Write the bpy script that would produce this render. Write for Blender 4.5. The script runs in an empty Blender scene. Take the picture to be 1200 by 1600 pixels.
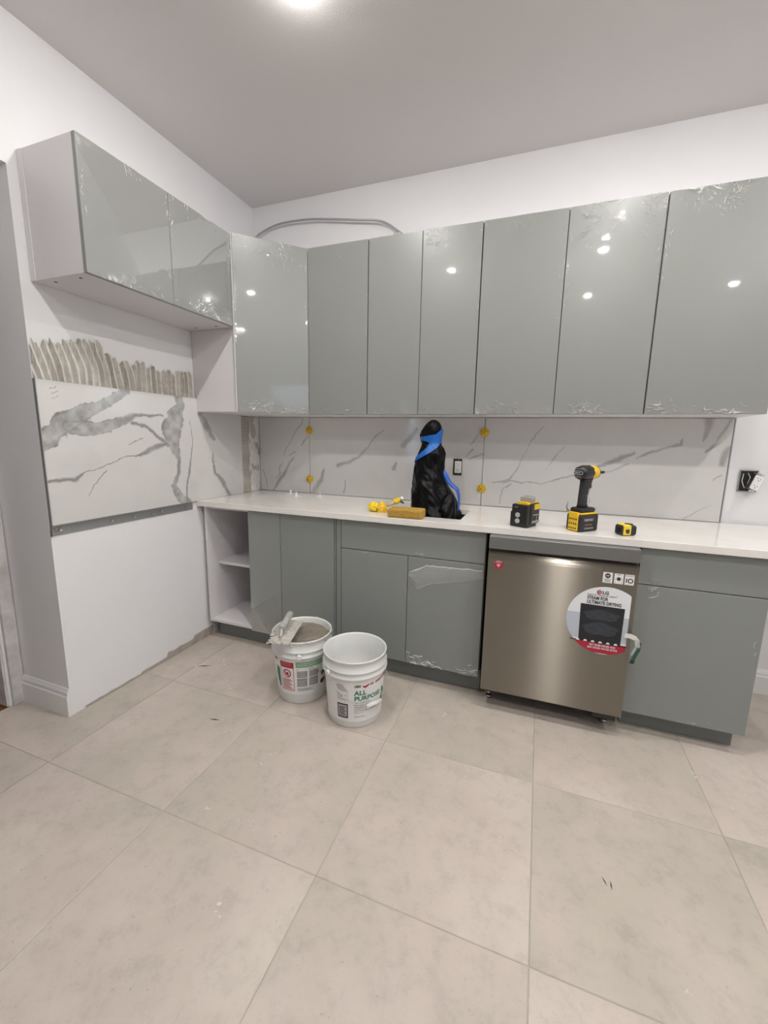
import bpy, bmesh, math, random
import numpy as np
from mathutils import Matrix, Vector
random.seed(7); rng = np.random.RandomState(7)
SC = bpy.context.scene
COL = SC.collection
PI = math.pi
R_ = math.radians

# ------------------------------------------------------------------ camera
cam_d = bpy.data.cameras.new('camera'); cam = bpy.data.objects.new('camera', cam_d); COL.objects.link(cam)
rt, up, fw = Vector((0.93830233, 0.34527951, 0.01925596)), Vector((-0.07583738, 0.15112302, 0.9856016)), Vector((-0.33739802, 0.92625261, -0.16798418))
cam.matrix_world = Matrix(((rt.x, up.x, -fw.x, 1.963), (rt.y, up.y, -fw.y, -2.6018), (rt.z, up.z, -fw.z, 1.3073), (0, 0, 0, 1)))
cam_d.sensor_fit = 'VERTICAL'; cam_d.sensor_height = 24.0
cam_d.lens = 646.4546 / 1600 * 24.0
cam_d.shift_x = (600 - 603.8) / 1600; cam_d.shift_y = (795.19 - 800) / 1600
cam_d.clip_start = 0.05; cam_d.clip_end = 100
SC.camera = cam

# ------------------------------------------------------------------ world / exposure
wd = bpy.data.worlds.new('world'); SC.world = wd; wd.use_nodes = True
wn = wd.node_tree.nodes; wl = wd.node_tree.links
bgn = wn['Background']
bgn.inputs[0].default_value = (0.62, 0.78, 1.0, 1); bgn.inputs[1].default_value = 1.6      # even daylight outside the windows
vs_ = SC.view_settings
vs_.view_transform = 'Standard'; vs_.look = 'None'; vs_.gamma = 1.0; vs_.use_curve_mapping = False
vs_.exposure = 2.45
LAMP = 165.0            # radiance of the downlight lenses
DOWNLIGHTS = [(1.080, -1.155), (2.32, -1.05), (3.56, -1.05), (1.085, -2.07), (2.32, -2.03), (3.56, -2.07),
              (2.31, -3.15), (3.58, -3.18)]
H = 2.832

# ------------------------------------------------------------------ helpers
def mat(name, col, rough=0.5, metal=0.0, coat=0.0, coat_rough=0.05, trans=0.0, alpha=1.0, spec=0.5, emit=None, emit_s=0,
        vary=None, vscale=5.0, bump=0.0, bscale=60.0, detail=4.0, world=False, aniso=0.0):
    m = bpy.data.materials.new(name); m.use_nodes = True
    n = m.node_tree.nodes; l = m.node_tree.links; b = n['Principled BSDF']
    b.inputs['Base Color'].default_value = (*col, 1); b.inputs['Roughness'].default_value = rough
    b.inputs['Metallic'].default_value = metal; b.inputs['Coat Weight'].default_value = coat
    b.inputs['Coat Roughness'].default_value = coat_rough; b.inputs['Transmission Weight'].default_value = trans
    b.inputs['Alpha'].default_value = alpha; b.inputs['Specular IOR Level'].default_value = spec
    b.inputs['Anisotropic'].default_value = aniso
    if emit:
        b.inputs['Emission Color'].default_value = (*emit, 1); b.inputs['Emission Strength'].default_value = emit_s
    if vary or bump:
        tc = n.new('ShaderNodeTexCoord'); src = tc.outputs['Object']
        if world:
            g = n.new('ShaderNodeNewGeometry'); src = g.outputs['Position']
    if vary:
        nz = n.new('ShaderNodeTexNoise'); nz.inputs['Scale'].default_value = vscale; nz.inputs['Detail'].default_value = detail
        l.new(src, nz.inputs['Vector'])
        cr = n.new('ShaderNodeValToRGB'); cr.color_ramp.elements[0].position = 0.3; cr.color_ramp.elements[1].position = 0.7
        cr.color_ramp.elements[0].color = (*vary, 1); cr.color_ramp.elements[1].color = (*col, 1)
        l.new(nz.outputs['Fac'], cr.inputs[0]); l.new(cr.outputs[0], b.inputs['Base Color'])
    if bump:
        nb = n.new('ShaderNodeTexNoise'); nb.inputs['Scale'].default_value = bscale; nb.inputs['Detail'].default_value = 5
        l.new(src, nb.inputs['Vector'])
        bp = n.new('ShaderNodeBump'); bp.inputs['Strength'].default_value = bump; bp.inputs['Distance'].default_value = 0.002
        l.new(nb.outputs['Fac'], bp.inputs['Height']); l.new(bp.outputs[0], b.inputs['Normal'])
    return m

def link_mesh(name, me, m, parent=None, loc=(0, 0, 0), rot=(0, 0, 0)):
    o = bpy.data.objects.new(name, me); COL.objects.link(o)
    if m:
        for mm in (m if isinstance(m, (list, tuple)) else [m]): me.materials.append(mm)
    o.location = loc; o.rotation_euler = rot
    if parent: o.parent = parent
    return o

def pyd(name, verts, faces, m, parent=None, loc=(0, 0, 0), rot=(0, 0, 0), smooth=False, mi=None):
    me = bpy.data.meshes.new(name); me.from_pydata([tuple(v) for v in verts], [], [tuple(f) for f in faces])
    if smooth: me.polygons.foreach_set('use_smooth', [True] * len(me.polygons))
    o = link_mesh(name, me, m, parent, loc, rot)
    if mi is not None: me.polygons.foreach_set('material_index', mi)
    me.update(); return o

class B:                                   # collects shapes into one bmesh
    def __init__(s): s.bm = bmesh.new()
    def _mi(s, fs, mi):
        for f in fs: f.material_index = mi
    def box(s, x0, x1, y0, y1, z0, z1, bev=0.0, mi=0, seg=1, M=None):
        r = bmesh.ops.create_cube(s.bm, size=1.0); vs = r['verts']
        for v in vs:
            v.co = Vector(((x0 + x1) / 2 + v.co.x * (x1 - x0), (y0 + y1) / 2 + v.co.y * (y1 - y0), (z0 + z1) / 2 + v.co.z * (z1 - z0)))
        fs = list({f for v in vs for f in v.link_faces})
        for f in fs: f.material_index = mi
        if bev:
            es = list({e for v in vs for e in v.link_edges})
            rr = bmesh.ops.bevel(s.bm, geom=es, offset=bev, segments=seg, profile=0.5, affect='EDGES')
            vs = list({v for f in rr['faces'] for v in f.verts} | {v for v in vs if v.is_valid})
            for f in rr['faces']: f.material_index = mi
        if M is not None: bmesh.ops.transform(s.bm, matrix=M, verts=[v for v in vs if v.is_valid])
        return s
    def cyl(s, p0, p1, r0, r1=None, n=20, mi=0, caps=True):
        r1 = r0 if r1 is None else r1
        p0, p1 = Vector(p0), Vector(p1); d = p1 - p0
        M = Matrix.Translation((p0 + p1) / 2) @ d.to_track_quat('Z', 'Y').to_matrix().to_4x4()
        r = bmesh.ops.create_cone(s.bm, cap_ends=caps, segments=n, radius1=r0, radius2=r1, depth=d.length, matrix=M)
        for f in {f for v in r['verts'] for f in v.link_faces}:
            f.material_index = mi; f.smooth = len(f.verts) == 4
        return s
    def lathe(s, prof, n=48, mi=0, M=None, closed=False):
        rings = []
        for r, z in prof:
            rings.append([s.bm.verts.new((r * math.cos(2 * PI * k / n), r * math.sin(2 * PI * k / n), z)) for k in range(n)])
        fs = []
        rr = list(zip(rings[:-1], rings[1:])) + ([(rings[-1], rings[0])] if closed else [])
        for a, b in rr:
            for k in range(n): fs.append(s.bm.faces.new((a[k], a[(k + 1) % n], b[(k + 1) % n], b[k])))
        if not closed:
            for rg, fl in ((rings[0], True), (rings[-1], False)):
                if prof[0 if fl else -1][0] > 1e-5:
                    fs.append(s.bm.faces.new(rg[::-1] if fl else rg))
        for f in fs: f.smooth = True; f.material_index = mi
        if M is not None: bmesh.ops.transform(s.bm, matrix=M, verts=[v for rg in rings for v in rg])
        return s
    def tube(s, pts, r, n=8, mi=0, smooth=True):
        pts = [Vector(p) for p in pts]; rings = []
        ref = Vector((0.13, 0.21, 0.97))
        for i, p in enumerate(pts):
            t = (pts[min(i + 1, len(pts) - 1)] - pts[max(i - 1, 0)]).normalized()
            u = t.cross(ref); u = u.normalized() if u.length > 1e-4 else t.orthogonal().normalized(); w = t.cross(u)
            rad = r[i] if isinstance(r, (list, tuple)) else r
            rings.append([s.bm.verts.new(p + (u * math.cos(2 * PI * k / n) + w * math.sin(2 * PI * k / n)) * rad) for k in range(n)])
        for a, b in zip(rings[:-1], rings[1:]):
            for k in range(n):
                f = s.bm.faces.new((a[k], a[(k + 1) % n], b[(k + 1) % n], b[k])); f.smooth = smooth; f.material_index = mi
        for rg in (rings[0][::-1], rings[-1]):
            f = s.bm.faces.new(rg); f.material_index = mi
        return s
    def prism(s, pts, axis, a, b, mi=0, bev=0.0):       # polygon extruded along an axis (0,1,2); pts are the other two coordinates
        def P(u, v, w):
            return {0: (w, u, v), 1: (u, w, v), 2: (u, v, w)}[axis]
        A = [s.bm.verts.new(P(u, v, a)) for u, v in pts]; C = [s.bm.verts.new(P(u, v, b)) for u, v in pts]
        n = len(pts); fs = [s.bm.faces.new(A[::-1]), s.bm.faces.new(C)]
        for k in range(n): fs.append(s.bm.faces.new((A[k], A[(k + 1) % n], C[(k + 1) % n], C[k])))
        for f in fs: f.material_index = mi
        if bev:
            es = list({e for f in fs for e in f.edges})
            rr = bmesh.ops.bevel(s.bm, geom=es, offset=bev, segments=2, profile=0.5, affect='EDGES')
            for f in rr['faces']: f.material_index = mi
        return s
    def build(s, name, m, parent=None, loc=(0, 0, 0), rot=(0, 0, 0), smooth=None):
        bmesh.ops.recalc_face_normals(s.bm, faces=s.bm.faces[:])
        me = bpy.data.meshes.new(name); s.bm.to_mesh(me); s.bm.free()
        if smooth is not None: me.polygons.foreach_set('use_smooth', [smooth] * len(me.polygons))
        return link_mesh(name, me, m, parent, loc, rot)

def tag(o, label, cat, group=None, kind=None):
    o['label'] = label; o['category'] = cat
    if group: o['group'] = group
    if kind: o['kind'] = kind
    return o
def thing(name, label, cat, loc=(0, 0, 0), rotz=0.0, group=None):
    o = bpy.data.objects.new(name, None); COL.objects.link(o); o.location = loc; o.rotation_euler = (0, 0, rotz)
    o.empty_display_size = 0.05
    return tag(o, label, cat, group)
def struct(o): o['kind'] = 'structure'; return o
def dup(root, loc, rotz, label=None):
    r = root.copy(); COL.objects.link(r); r.location = loc; r.rotation_euler = (0, 0, rotz)
    if label: r['label'] = label
    for ch in list(root.children):
        c = ch.copy(); COL.objects.link(c); c.parent = r
        for g in list(ch.children):
            d = g.copy(); COL.objects.link(d); d.parent = c
    return r

def holes(name, us, vs, skip, axis, a, b, m, parent=None):   # slab on a (us x vs) grid with cells left out; axis = thickness axis
    def P(u, v, w): return {0: (w, u, v), 1: (u, w, v), 2: (u, v, w)}[axis]
    V = []; F = []; idx = {}
    def vi(i, j, k):
        if (i, j, k) not in idx: idx[(i, j, k)] = len(V); V.append(P(us[i], vs[j], (a, b)[k]))
        return idx[(i, j, k)]
    nu, nv = len(us) - 1, len(vs) - 1
    solid = lambda i, j: 0 <= i < nu and 0 <= j < nv and (i, j) not in skip
    for i in range(nu):
        for j in range(nv):
            if not solid(i, j): continue
            F.append([vi(i, j, 0), vi(i, j + 1, 0), vi(i + 1, j + 1, 0), vi(i + 1, j, 0)])
            F.append([vi(i, j, 1), vi(i + 1, j, 1), vi(i + 1, j + 1, 1), vi(i, j + 1, 1)])
            for di, dj, e in ((-1, 0, ((i, j), (i, j + 1))), (1, 0, ((i + 1, j), (i + 1, j + 1))), (0, -1, ((i, j), (i + 1, j))), (0, 1, ((i, j + 1), (i + 1, j + 1)))):
                if not solid(i + di, j + dj):
                    (p, q), (r, s) = e; F.append([vi(p, q, 0), vi(r, s, 0), vi(r, s, 1), vi(p, q, 1)])
    bm = bmesh.new(); bv = [bm.verts.new(v) for v in V]
    for f in F: bm.faces.new([bv[k] for k in f])
    bmesh.ops.recalc_face_normals(bm, faces=bm.faces[:])
    me = bpy.data.meshes.new(name); bm.to_mesh(me); bm.free()
    return link_mesh(name, me, m, parent)

# value noise in numpy
_T = rng.rand(4, 128, 128)
def vn(x, y, seed=0):
    T = _T[seed % 4]; xi = np.floor(x).astype(int); yi = np.floor(y).astype(int); fx = x - xi; fy = y - yi
    fx = fx * fx * (3 - 2 * fx); fy = fy * fy * (3 - 2 * fy)
    a = T[xi % 128, yi % 128]; b = T[(xi + 1) % 128, yi % 128]; c = T[xi % 128, (yi + 1) % 128]; d = T[(xi + 1) % 128, (yi + 1) % 128]
    return (a * (1 - fx) + b * fx) * (1 - fy) + (c * (1 - fx) + d * fx) * fy
def fbm(x, y, seed=0, o=4):
    s = 0; a = 0.5; n = 0
    for k in range(o): s = s + a * vn(x * 2 ** k + 17 * k, y * 2 ** k + 31 * k, seed + k); n += a; a *= 0.5
    return s / n

def grid(name, P, m, parent=None, attrs=None, smooth=True, keep=None, loc=(0, 0, 0), rot=(0, 0, 0), extra=None):
    """P: (nu,nv,3) numpy positions -> mesh; attrs: dict name->(nu,nv) floats; keep: (nu-1,nv-1) bool; extra: (verts, faces) appended"""
    nu, nv = P.shape[:2]
    I = np.arange(nu * nv).reshape(nu, nv)
    Q = np.stack([I[:-1, :-1], I[1:, :-1], I[1:, 1:], I[:-1, 1:]], -1)
    Q = Q[keep] if keep is not None else Q.reshape(-1, 4)
    V = P.reshape(-1, 3)
    if keep is not None:
        used = np.unique(Q); rm = -np.ones(nu * nv, int); rm[used] = np.arange(len(used)); Q = rm[Q]; V = V[used]
    else: used = np.arange(nu * nv)
    nb = len(V)
    if extra is not None:
        V = np.vstack([V, np.array(extra[0], float)]); Q = np.vstack([Q, np.array(extra[1]) + nb])
    me = bpy.data.meshes.new(name); me.vertices.add(len(V)); me.vertices.foreach_set('co', V.astype(np.float32).ravel())
    me.loops.add(Q.size); me.loops.foreach_set('vertex_index', Q.astype(np.int32).ravel())
    me.polygons.add(len(Q)); me.polygons.foreach_set('loop_start', (np.arange(len(Q)) * 4).astype(np.int32))
    me.update(calc_edges=True)
    if smooth: me.polygons.foreach_set('use_smooth', np.ones(len(Q), bool))
    for k, A in (attrs or {}).items():
        at = me.attributes.new(k, 'FLOAT', 'POINT'); arr = np.full(len(V), 1.0 if k == 'crease_glint' else 0.0, np.float32); arr[:nb] = A.reshape(-1)[used]; at.data.foreach_set('value', arr)
    me.validate(); me.update()
    return link_mesh(name, me, m, parent, loc, rot)

def boxarr(x0, x1, y0, y1, z0, z1):
    v = [(x, y, z) for x in (x0, x1) for y in (y0, y1) for z in (z0, z1)]
    f = [(0, 1, 3, 2), (4, 6, 7, 5), (0, 4, 5, 1), (2, 3, 7, 6), (0, 2, 6, 4), (1, 5, 7, 3)]
    return v, f

# text as mesh arrays: 2D vertices (x, y) and faces
_tc = {}
def text2d(s, size=1.0, bold=0.02, sx=1.0, align='LEFT', spacing=1.0):
    cu = bpy.data.curves.new('t', 'FONT'); cu.body = s; cu.size = size; cu.offset = bold * size; cu.resolution_u = 3
    cu.align_x = align; cu.space_character = spacing; cu.fill_mode = 'FRONT' if hasattr(cu, 'fill_mode') else cu.fill_mode
    o = bpy.data.objects.new('t', cu); COL.objects.link(o)
    dg = bpy.context.evaluated_depsgraph_get(); me = o.evaluated_get(dg).to_mesh()
    V = [(v.co.x * sx, v.co.y) for v in me.vertices]; F = [tuple(p.vertices) for p in me.polygons]
    o.evaluated_get(dg).to_mesh_clear(); bpy.data.objects.remove(o); bpy.data.curves.remove(cu)
    return V, F
def text_flat(name, s, size, m, parent, org, ex, ey, **kw):   # lettering laid on a plane through org with axes ex, ey
    V, F = text2d(s, size, **kw); org, ex, ey = Vector(org), Vector(ex), Vector(ey)
    return pyd(name, [org + ex * x + ey * y for x, y in V], F, m, parent)

# ------------------------------------------------------------------ materials
M = {}
M['wall'] = mat('wall_paint', (0.82, 0.82, 0.83), 0.55, vary=(0.80, 0.80, 0.81), vscale=3, bump=0.12, bscale=180, world=True)
M['ceil'] = mat('ceiling_paint', (0.74, 0.72, 0.715), 0.75, bump=0.25, bscale=220, world=True)
M['trim'] = mat('trim_paint', (0.80, 0.795, 0.79), 0.35)
M['oldtrim'] = mat('scuffed_trim', (0.72, 0.70, 0.69), 0.5, vary=(0.5, 0.48, 0.47), vscale=14, bump=0.4, bscale=40)
M['grey'] = mat('grey_gloss_laminate', (0.258, 0.268, 0.254), 0.33, spec=0.4)
M['greym'] = mat('grey_base_laminate', (0.255, 0.272, 0.258), 0.38, spec=0.4)
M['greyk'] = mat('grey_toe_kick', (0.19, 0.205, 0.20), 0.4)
M['edge'] = mat('carcass_gap_shade', (0.13, 0.13, 0.13), 0.5)  # dark carcass front, shade of the door gaps put into its colour
M['white'] = mat('white_melamine', (0.72, 0.70, 0.71), 0.4)
M['dark'] = mat('dark_gap', (0.015, 0.015, 0.015), 0.6)
M['black'] = mat('black_plastic', (0.012, 0.012, 0.013), 0.38)
M['rubber'] = mat('black_rubber', (0.02, 0.02, 0.022), 0.6, bump=0.3, bscale=400)
M['yellow'] = mat('yellow_plastic', (0.80, 0.50, 0.02), 0.35)
M['yellowb'] = mat('bright_yellow_plastic', (0.85, 0.62, 0.03), 0.35)
M['steel'] = mat('steel', (0.62, 0.62, 0.61), 0.25, metal=1)
M['zinc'] = mat('zinc_metal', (0.42, 0.43, 0.44), 0.45, metal=0.7)
M['wplas'] = mat('white_plastic', (0.80, 0.80, 0.79), 0.35)
M['quartz'] = mat('quartz', (0.84, 0.82, 0.785), 0.13, vary=(0.77, 0.74, 0.70), vscale=6, detail=8, coat=0.3)
M['pail'] = mat('white_pail_plastic', (0.76, 0.77, 0.75), 0.28)
M['ink'] = mat('black_ink', (0.03, 0.03, 0.03), 0.5)
M['inkg'] = mat('grey_ink', (0.30, 0.30, 0.30), 0.5)
M['inklg'] = mat('light_grey_ink', (0.45, 0.46, 0.45), 0.5)
M['green'] = mat('green_ink', (0.02, 0.19, 0.09), 0.45)
M['greenl'] = mat('pale_green_ink', (0.20, 0.42, 0.24), 0.45)
M['red'] = mat('red_ink', (0.42, 0.015, 0.04), 0.45)
M['redp'] = mat('pale_red_ink', (0.55, 0.16, 0.18), 0.5)
M['paper'] = mat('label_paper', (0.80, 0.80, 0.79), 0.45)
M['bluegrey'] = mat('sticker_grey', (0.50, 0.55, 0.62), 0.35)
M['stickerw'] = mat('sticker_white', (0.78, 0.81, 0.84), 0.35)
M['tubdark'] = mat('printed_tub_dark', (0.012, 0.014, 0.018), 0.3)
M['tubmid'] = mat('printed_tub_mist', (0.045, 0.055, 0.07), 0.3, vary=(0.025, 0.03, 0.04), vscale=40)
M['blue'] = mat('blue_tape', (0.003, 0.105, 0.43), 0.45, bump=0.3, bscale=60)
M['bluet'] = mat('thin_blue_ribbon', (0.02, 0.12, 0.55), 0.3, alpha=0.75)
M['bag'] = mat('black_bag_plastic', (0.0025, 0.0025, 0.003), 0.33, spec=0.13, bump=0.5, bscale=14)
M['sponge'] = mat('sponge', (0.50, 0.30, 0.06), 0.9, vary=(0.34, 0.19, 0.03), vscale=120, bump=1.0, bscale=250)
M['mud'] = mat('wet_mortar', (0.25, 0.215, 0.17), 0.42, vary=(0.19, 0.165, 0.13), vscale=18, bump=0.6, bscale=90)
M['trowel'] = mat('mortar_crusted_steel', (0.62, 0.59, 0.55), 0.6, vary=(0.40, 0.38, 0.34), vscale=40, bump=1.0, bscale=150)
M['wood'] = mat('wood_floor', (0.24, 0.085, 0.03), 0.35, vary=(0.15, 0.05, 0.018), vscale=12)
M['lens'] = mat('lamp_lens', (1, 1, 1), 0.4, emit=(1.0, 0.965, 0.93), emit_s=LAMP)
M['brown'] = mat('brown_board', (0.46, 0.41, 0.37), 0.8, vary=(0.33, 0.29, 0.26), vscale=20)
M['grout'] = mat('grout', (0.44, 0.41, 0.37), 0.85, vary=(0.33, 0.31, 0.28), vscale=9, world=True)
M['glass'] = mat('smoked_clear_plastic', (0.35, 0.36, 0.38), 0.08, alpha=0.55)
M['pane'] = mat('window_glass', (1, 1, 1), 0.0, trans=1.0)
M['plaster'] = mat('smeared_plaster', (0.66, 0.66, 0.63), 0.8, vary=(0.50, 0.49, 0.45), vscale=22, bump=0.6, bscale=80)

def floor_mat():
    m = bpy.data.materials.new('beige_floor_tile'); m.use_nodes = True; n = m.node_tree.nodes; l = m.node_tree.links; b = n['Principled BSDF']
    g = n.new('ShaderNodeNewGeometry'); oi = n.new('ShaderNodeObjectInfo')
    ad = n.new('ShaderNodeVectorMath'); ad.operation = 'MULTIPLY_ADD'; ad.inputs[1].default_value = (1, 1, 1)
    mul = n.new('ShaderNodeVectorMath'); mul.operation = 'SCALE'; mul.inputs[0].default_value = (3.1, 5.7, 9.0); l.new(oi.outputs['Random'], mul.inputs['Scale'])
    l.new(g.outputs['Position'], ad.inputs[0]); l.new(mul.outputs[0], ad.inputs[2])
    def noise(sc, det, rough=0.6, src=ad):
        z = n.new('ShaderNodeTexNoise'); z.inputs['Scale'].default_value = sc; z.inputs['Detail'].default_value = det; z.inputs['Roughness'].default_value = rough
        l.new(src.outputs[0], z.inputs['Vector']); return z
    def ramp(src, e):
        r = n.new('ShaderNodeValToRGB'); r.color_ramp.elements[0].position = e[0][0]; r.color_ramp.elements[0].color = (*e[0][1], 1)
        r.color_ramp.elements[1].position = e[-1][0]; r.color_ramp.elements[1].color = (*e[-1][1], 1)
        for p, c in e[1:-1]: k = r.color_ramp.elements.new(p); k.color = (*c, 1)
        l.new(src, r.inputs[0]); return r
    big = ramp(noise(1.3, 3).outputs['Fac'], [(0.32, (0.445, 0.408, 0.35)), (0.45, (0.49, 0.445, 0.385)), (0.55, (0.545, 0.475, 0.425)), (0.68, (0.58, 0.53, 0.465))])
    mid = ramp(noise(14, 8, 0.75).outputs['Fac'], [(0.34, (0.86, 0.86, 0.855)), (0.5, (1, 1, 1)), (0.68, (1.05, 1.04, 1.03))])
    pit = ramp(noise(70, 3, 0.6).outputs['Fac'], [(0.24, (0.72, 0.70, 0.68)), (0.33, (1, 1, 1))])
    spl = ramp(noise(9, 10, 0.8).outputs['Fac'], [(0.70, (0, 0, 0)), (0.76, (1, 1, 1))])
    def mult(a, c):
        x = n.new('ShaderNodeMix'); x.data_type = 'RGBA'; x.blend_type = 'MULTIPLY'; x.inputs[0].default_value = 1
        l.new(a, x.inputs[6]); l.new(c, x.inputs[7]); return x.outputs[2]
    c = mult(mult(big.outputs[0], mid.outputs[0]), pit.outputs[0])
    mx = n.new('ShaderNodeMix'); mx.data_type = 'RGBA'; l.new(spl.outputs[0], mx.inputs[0]); l.new(c, mx.inputs[6]); mx.inputs[7].default_value = (0.6, 0.58, 0.54, 1)
    l.new(mx.outputs[2], b.inputs['Base Color'])
    b.inputs['Roughness'].default_value = 0.36; b.inputs['Specular IOR Level'].default_value = 0.45
    bn = noise(160, 4); bp = n.new('ShaderNodeBump'); bp.inputs['Strength'].default_value = 0.12; bp.inputs['Distance'].default_value = 0.001
    l.new(bn.outputs['Fac'], bp.inputs['Height']); l.new(bp.outputs[0], b.inputs['Normal'])
    return m
M['tile'] = floor_mat()

def attr_mat(name, attr, c0, c1, rough0, rough1, coat=0.0, vary=0.06, vs=12):
    m = bpy.data.materials.new(name); m.use_nodes = True; n = m.node_tree.nodes; l = m.node_tree.links; b = n['Principled BSDF']
    a = n.new('ShaderNodeAttribute'); a.attribute_name = attr
    r = n.new('ShaderNodeValToRGB'); r.color_ramp.elements[0].color = (*c0, 1); r.color_ramp.elements[1].color = (*c1, 1)
    l.new(a.outputs['Fac'], r.inputs[0])
    g = n.new('ShaderNodeNewGeometry'); z = n.new('ShaderNodeTexNoise'); z.inputs['Scale'].default_value = vs; z.inputs['Detail'].default_value = 6
    l.new(g.outputs['Position'], z.inputs['Vector'])
    mr = n.new('ShaderNodeMapRange'); mr.inputs[3].default_value = 1 - vary; mr.inputs[4].default_value = 1 + vary; l.new(z.outputs['Fac'], mr.inputs[0])
    x = n.new('ShaderNodeVectorMath'); x.operation = 'SCALE'; l.new(r.outputs[0], x.inputs[0]); l.new(mr.outputs[0], x.inputs['Scale'])
    l.new(x.outputs[0], b.inputs['Base Color'])
    q = n.new('ShaderNodeMapRange'); q.inputs[3].default_value = rough0; q.inputs[4].default_value = rough1; l.new(a.outputs['Fac'], q.inputs[0]); l.new(q.outputs[0], b.inputs['Roughness'])
    b.inputs['Coat Weight'].default_value = coat; b.inputs['Coat Roughness'].default_value = 0.04
    return m
M['marble'] = attr_mat('white_veined_marble', 'vein', (0.66, 0.65, 0.635), (0.17, 0.175, 0.165), 0.09, 0.12, coat=0.0, vary=0.05, vs=7)
M['mortar'] = attr_mat('combed_mortar', 'ridge', (0.76, 0.75, 0.71), (0.34, 0.305, 0.255), 0.8, 0.75, vary=0.12, vs=40)

def film_mat():
    m = bpy.data.materials.new('clear_protective_film'); m.use_nodes = True; n = m.node_tree.nodes; l = m.node_tree.links
    n.remove(n['Principled BSDF']); out = n['Material Output']
    t = n.new('ShaderNodeBsdfTransparent'); g = n.new('ShaderNodeBsdfGlossy'); g.inputs['Roughness'].default_value = 0.035
    d = n.new('ShaderNodeBsdfDiffuse'); d.inputs[0].default_value = (0.8, 0.8, 0.8, 1)  # white diffuse on whitened creases, stands in for wrinkle highlights
    fr = n.new('ShaderNodeFresnel'); fr.inputs[0].default_value = 1.45
    a = n.new('ShaderNodeAttribute'); a.attribute_name = 'crease_glint'
    mf = n.new('ShaderNodeMath'); mf.operation = 'MULTIPLY_ADD'; mf.inputs[1].default_value = 0.33; mf.inputs[2].default_value = 0.0; l.new(fr.outputs[0], mf.inputs[0])
    m1 = n.new('ShaderNodeMixShader'); l.new(mf.outputs[0], m1.inputs[0]); l.new(t.outputs[0], m1.inputs[1]); l.new(g.outputs[0], m1.inputs[2])
    mk = n.new('ShaderNodeMath'); mk.operation = 'MULTIPLY'; mk.inputs[1].default_value = 0.8; l.new(a.outputs['Fac'], mk.inputs[0])
    m2 = n.new('ShaderNodeMixShader'); l.new(mk.outputs[0], m2.inputs[0]); l.new(m1.outputs[0], m2.inputs[1]); l.new(d.outputs[0], m2.inputs[2])
    l.new(m2.outputs[0], out.inputs[0]); return m
M['film'] = film_mat()

def brushed():
    m = bpy.data.materials.new('brushed_stainless'); m.use_nodes = True; n = m.node_tree.nodes; l = m.node_tree.links; n.remove(n['Principled BSDF'])
    g = n.new('ShaderNodeBsdfAnisotropic'); g.inputs['Color'].default_value = (0.325, 0.30, 0.258, 1); g.inputs['Roughness'].default_value = 0.30
    g.inputs['Anisotropy'].default_value = 0.78; g.inputs['Rotation'].default_value = 0.0
    tg = n.new('ShaderNodeTangent'); tg.direction_type = 'UV_MAP'; tg.uv_map = 'UVMap'; l.new(tg.outputs[0], g.inputs['Tangent'])
    l.new(g.outputs[0], n['Material Output'].inputs[0])
    return m
M['brushed'] = brushed()
def add_uv(o, ax_u=0, ax_v=2):
    me = o.data; uv = me.uv_layers.new(name='UVMap')
    for lp in me.loops:
        c = me.vertices[lp.vertex_index].co; uv.data[lp.index].uv = (c[ax_u], c[ax_v])

# ------------------------------------------------------------------ the room
XR, YF = 5.0, -8.2
fl = pyd('floor', *boxarr(-0.34, XR, YF, 0.0, -0.06, -0.0015), M['grout']); struct(fl)
T0 = B().box(0.0015, 0.6085, 0.0015, 0.6085, -0.012, 0.0, bev=0.0012)
t0 = T0.build('tile', M['tile'], fl)
xs = [-0.405 + 0.61 * k for k in range(0, 10)]; ys = [-0.465 - 0.61 * k for k in range(-1, 13)]
first = True
for i, x in enumerate(xs):
    for j, y in enumerate(ys):                     # y = far edge; the tile spans y-0.61 .. y
        x1, y0 = x + 0.61, y - 0.61
        a0, a1, b0, b1 = max(x, -0.34), min(x1, XR), max(y0, YF), min(y, 0.0)
        if a1 - a0 < 0.02 or b1 - b0 < 0.02: continue
        if i == 0:                                 # beside the bumped-out wall: cut round its corner
            if b0 > -1.46: poly = [(0.0, b0), (x1, b0), (x1, b1), (0.0, b1)]
            elif b1 > -1.46: poly = [(a0, b0), (x1, b0), (x1, b1), (0.0, b1), (0.0, -1.46), (a0, -1.46)]
            else: poly = [(a0, b0), (x1, b0), (x1, b1), (a0, b1)]
            cx = sum(p[0] for p in poly) / len(poly); cy = sum(p[1] for p in poly) / len(poly)
            sh = lambda p: (p[0] + (0.0015 if p[0] < cx else -0.0015), p[1] + (0.0015 if p[1] < cy else -0.0015))
            o = B().prism([sh(p) for p in poly], 2, -0.012, 0.0).build('tile', M['tile'], fl)
        elif abs(a1 - a0 - 0.61) < 1e-3 and abs(b1 - b0 - 0.61) < 1e-3:
            if first: t0.location = (x, y0, 0); first = False
            else: o = t0.copy(); COL.objects.link(o); o.location = (x, y0, random.uniform(-0.0004, 0))
        else:
            o = B().box(a0 + 0.0015, a1 - 0.0015, b0 + 0.0015, b1 - 0.0015, -0.012, 0, bev=0.0012).build('tile', M['tile'], fl)

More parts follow.
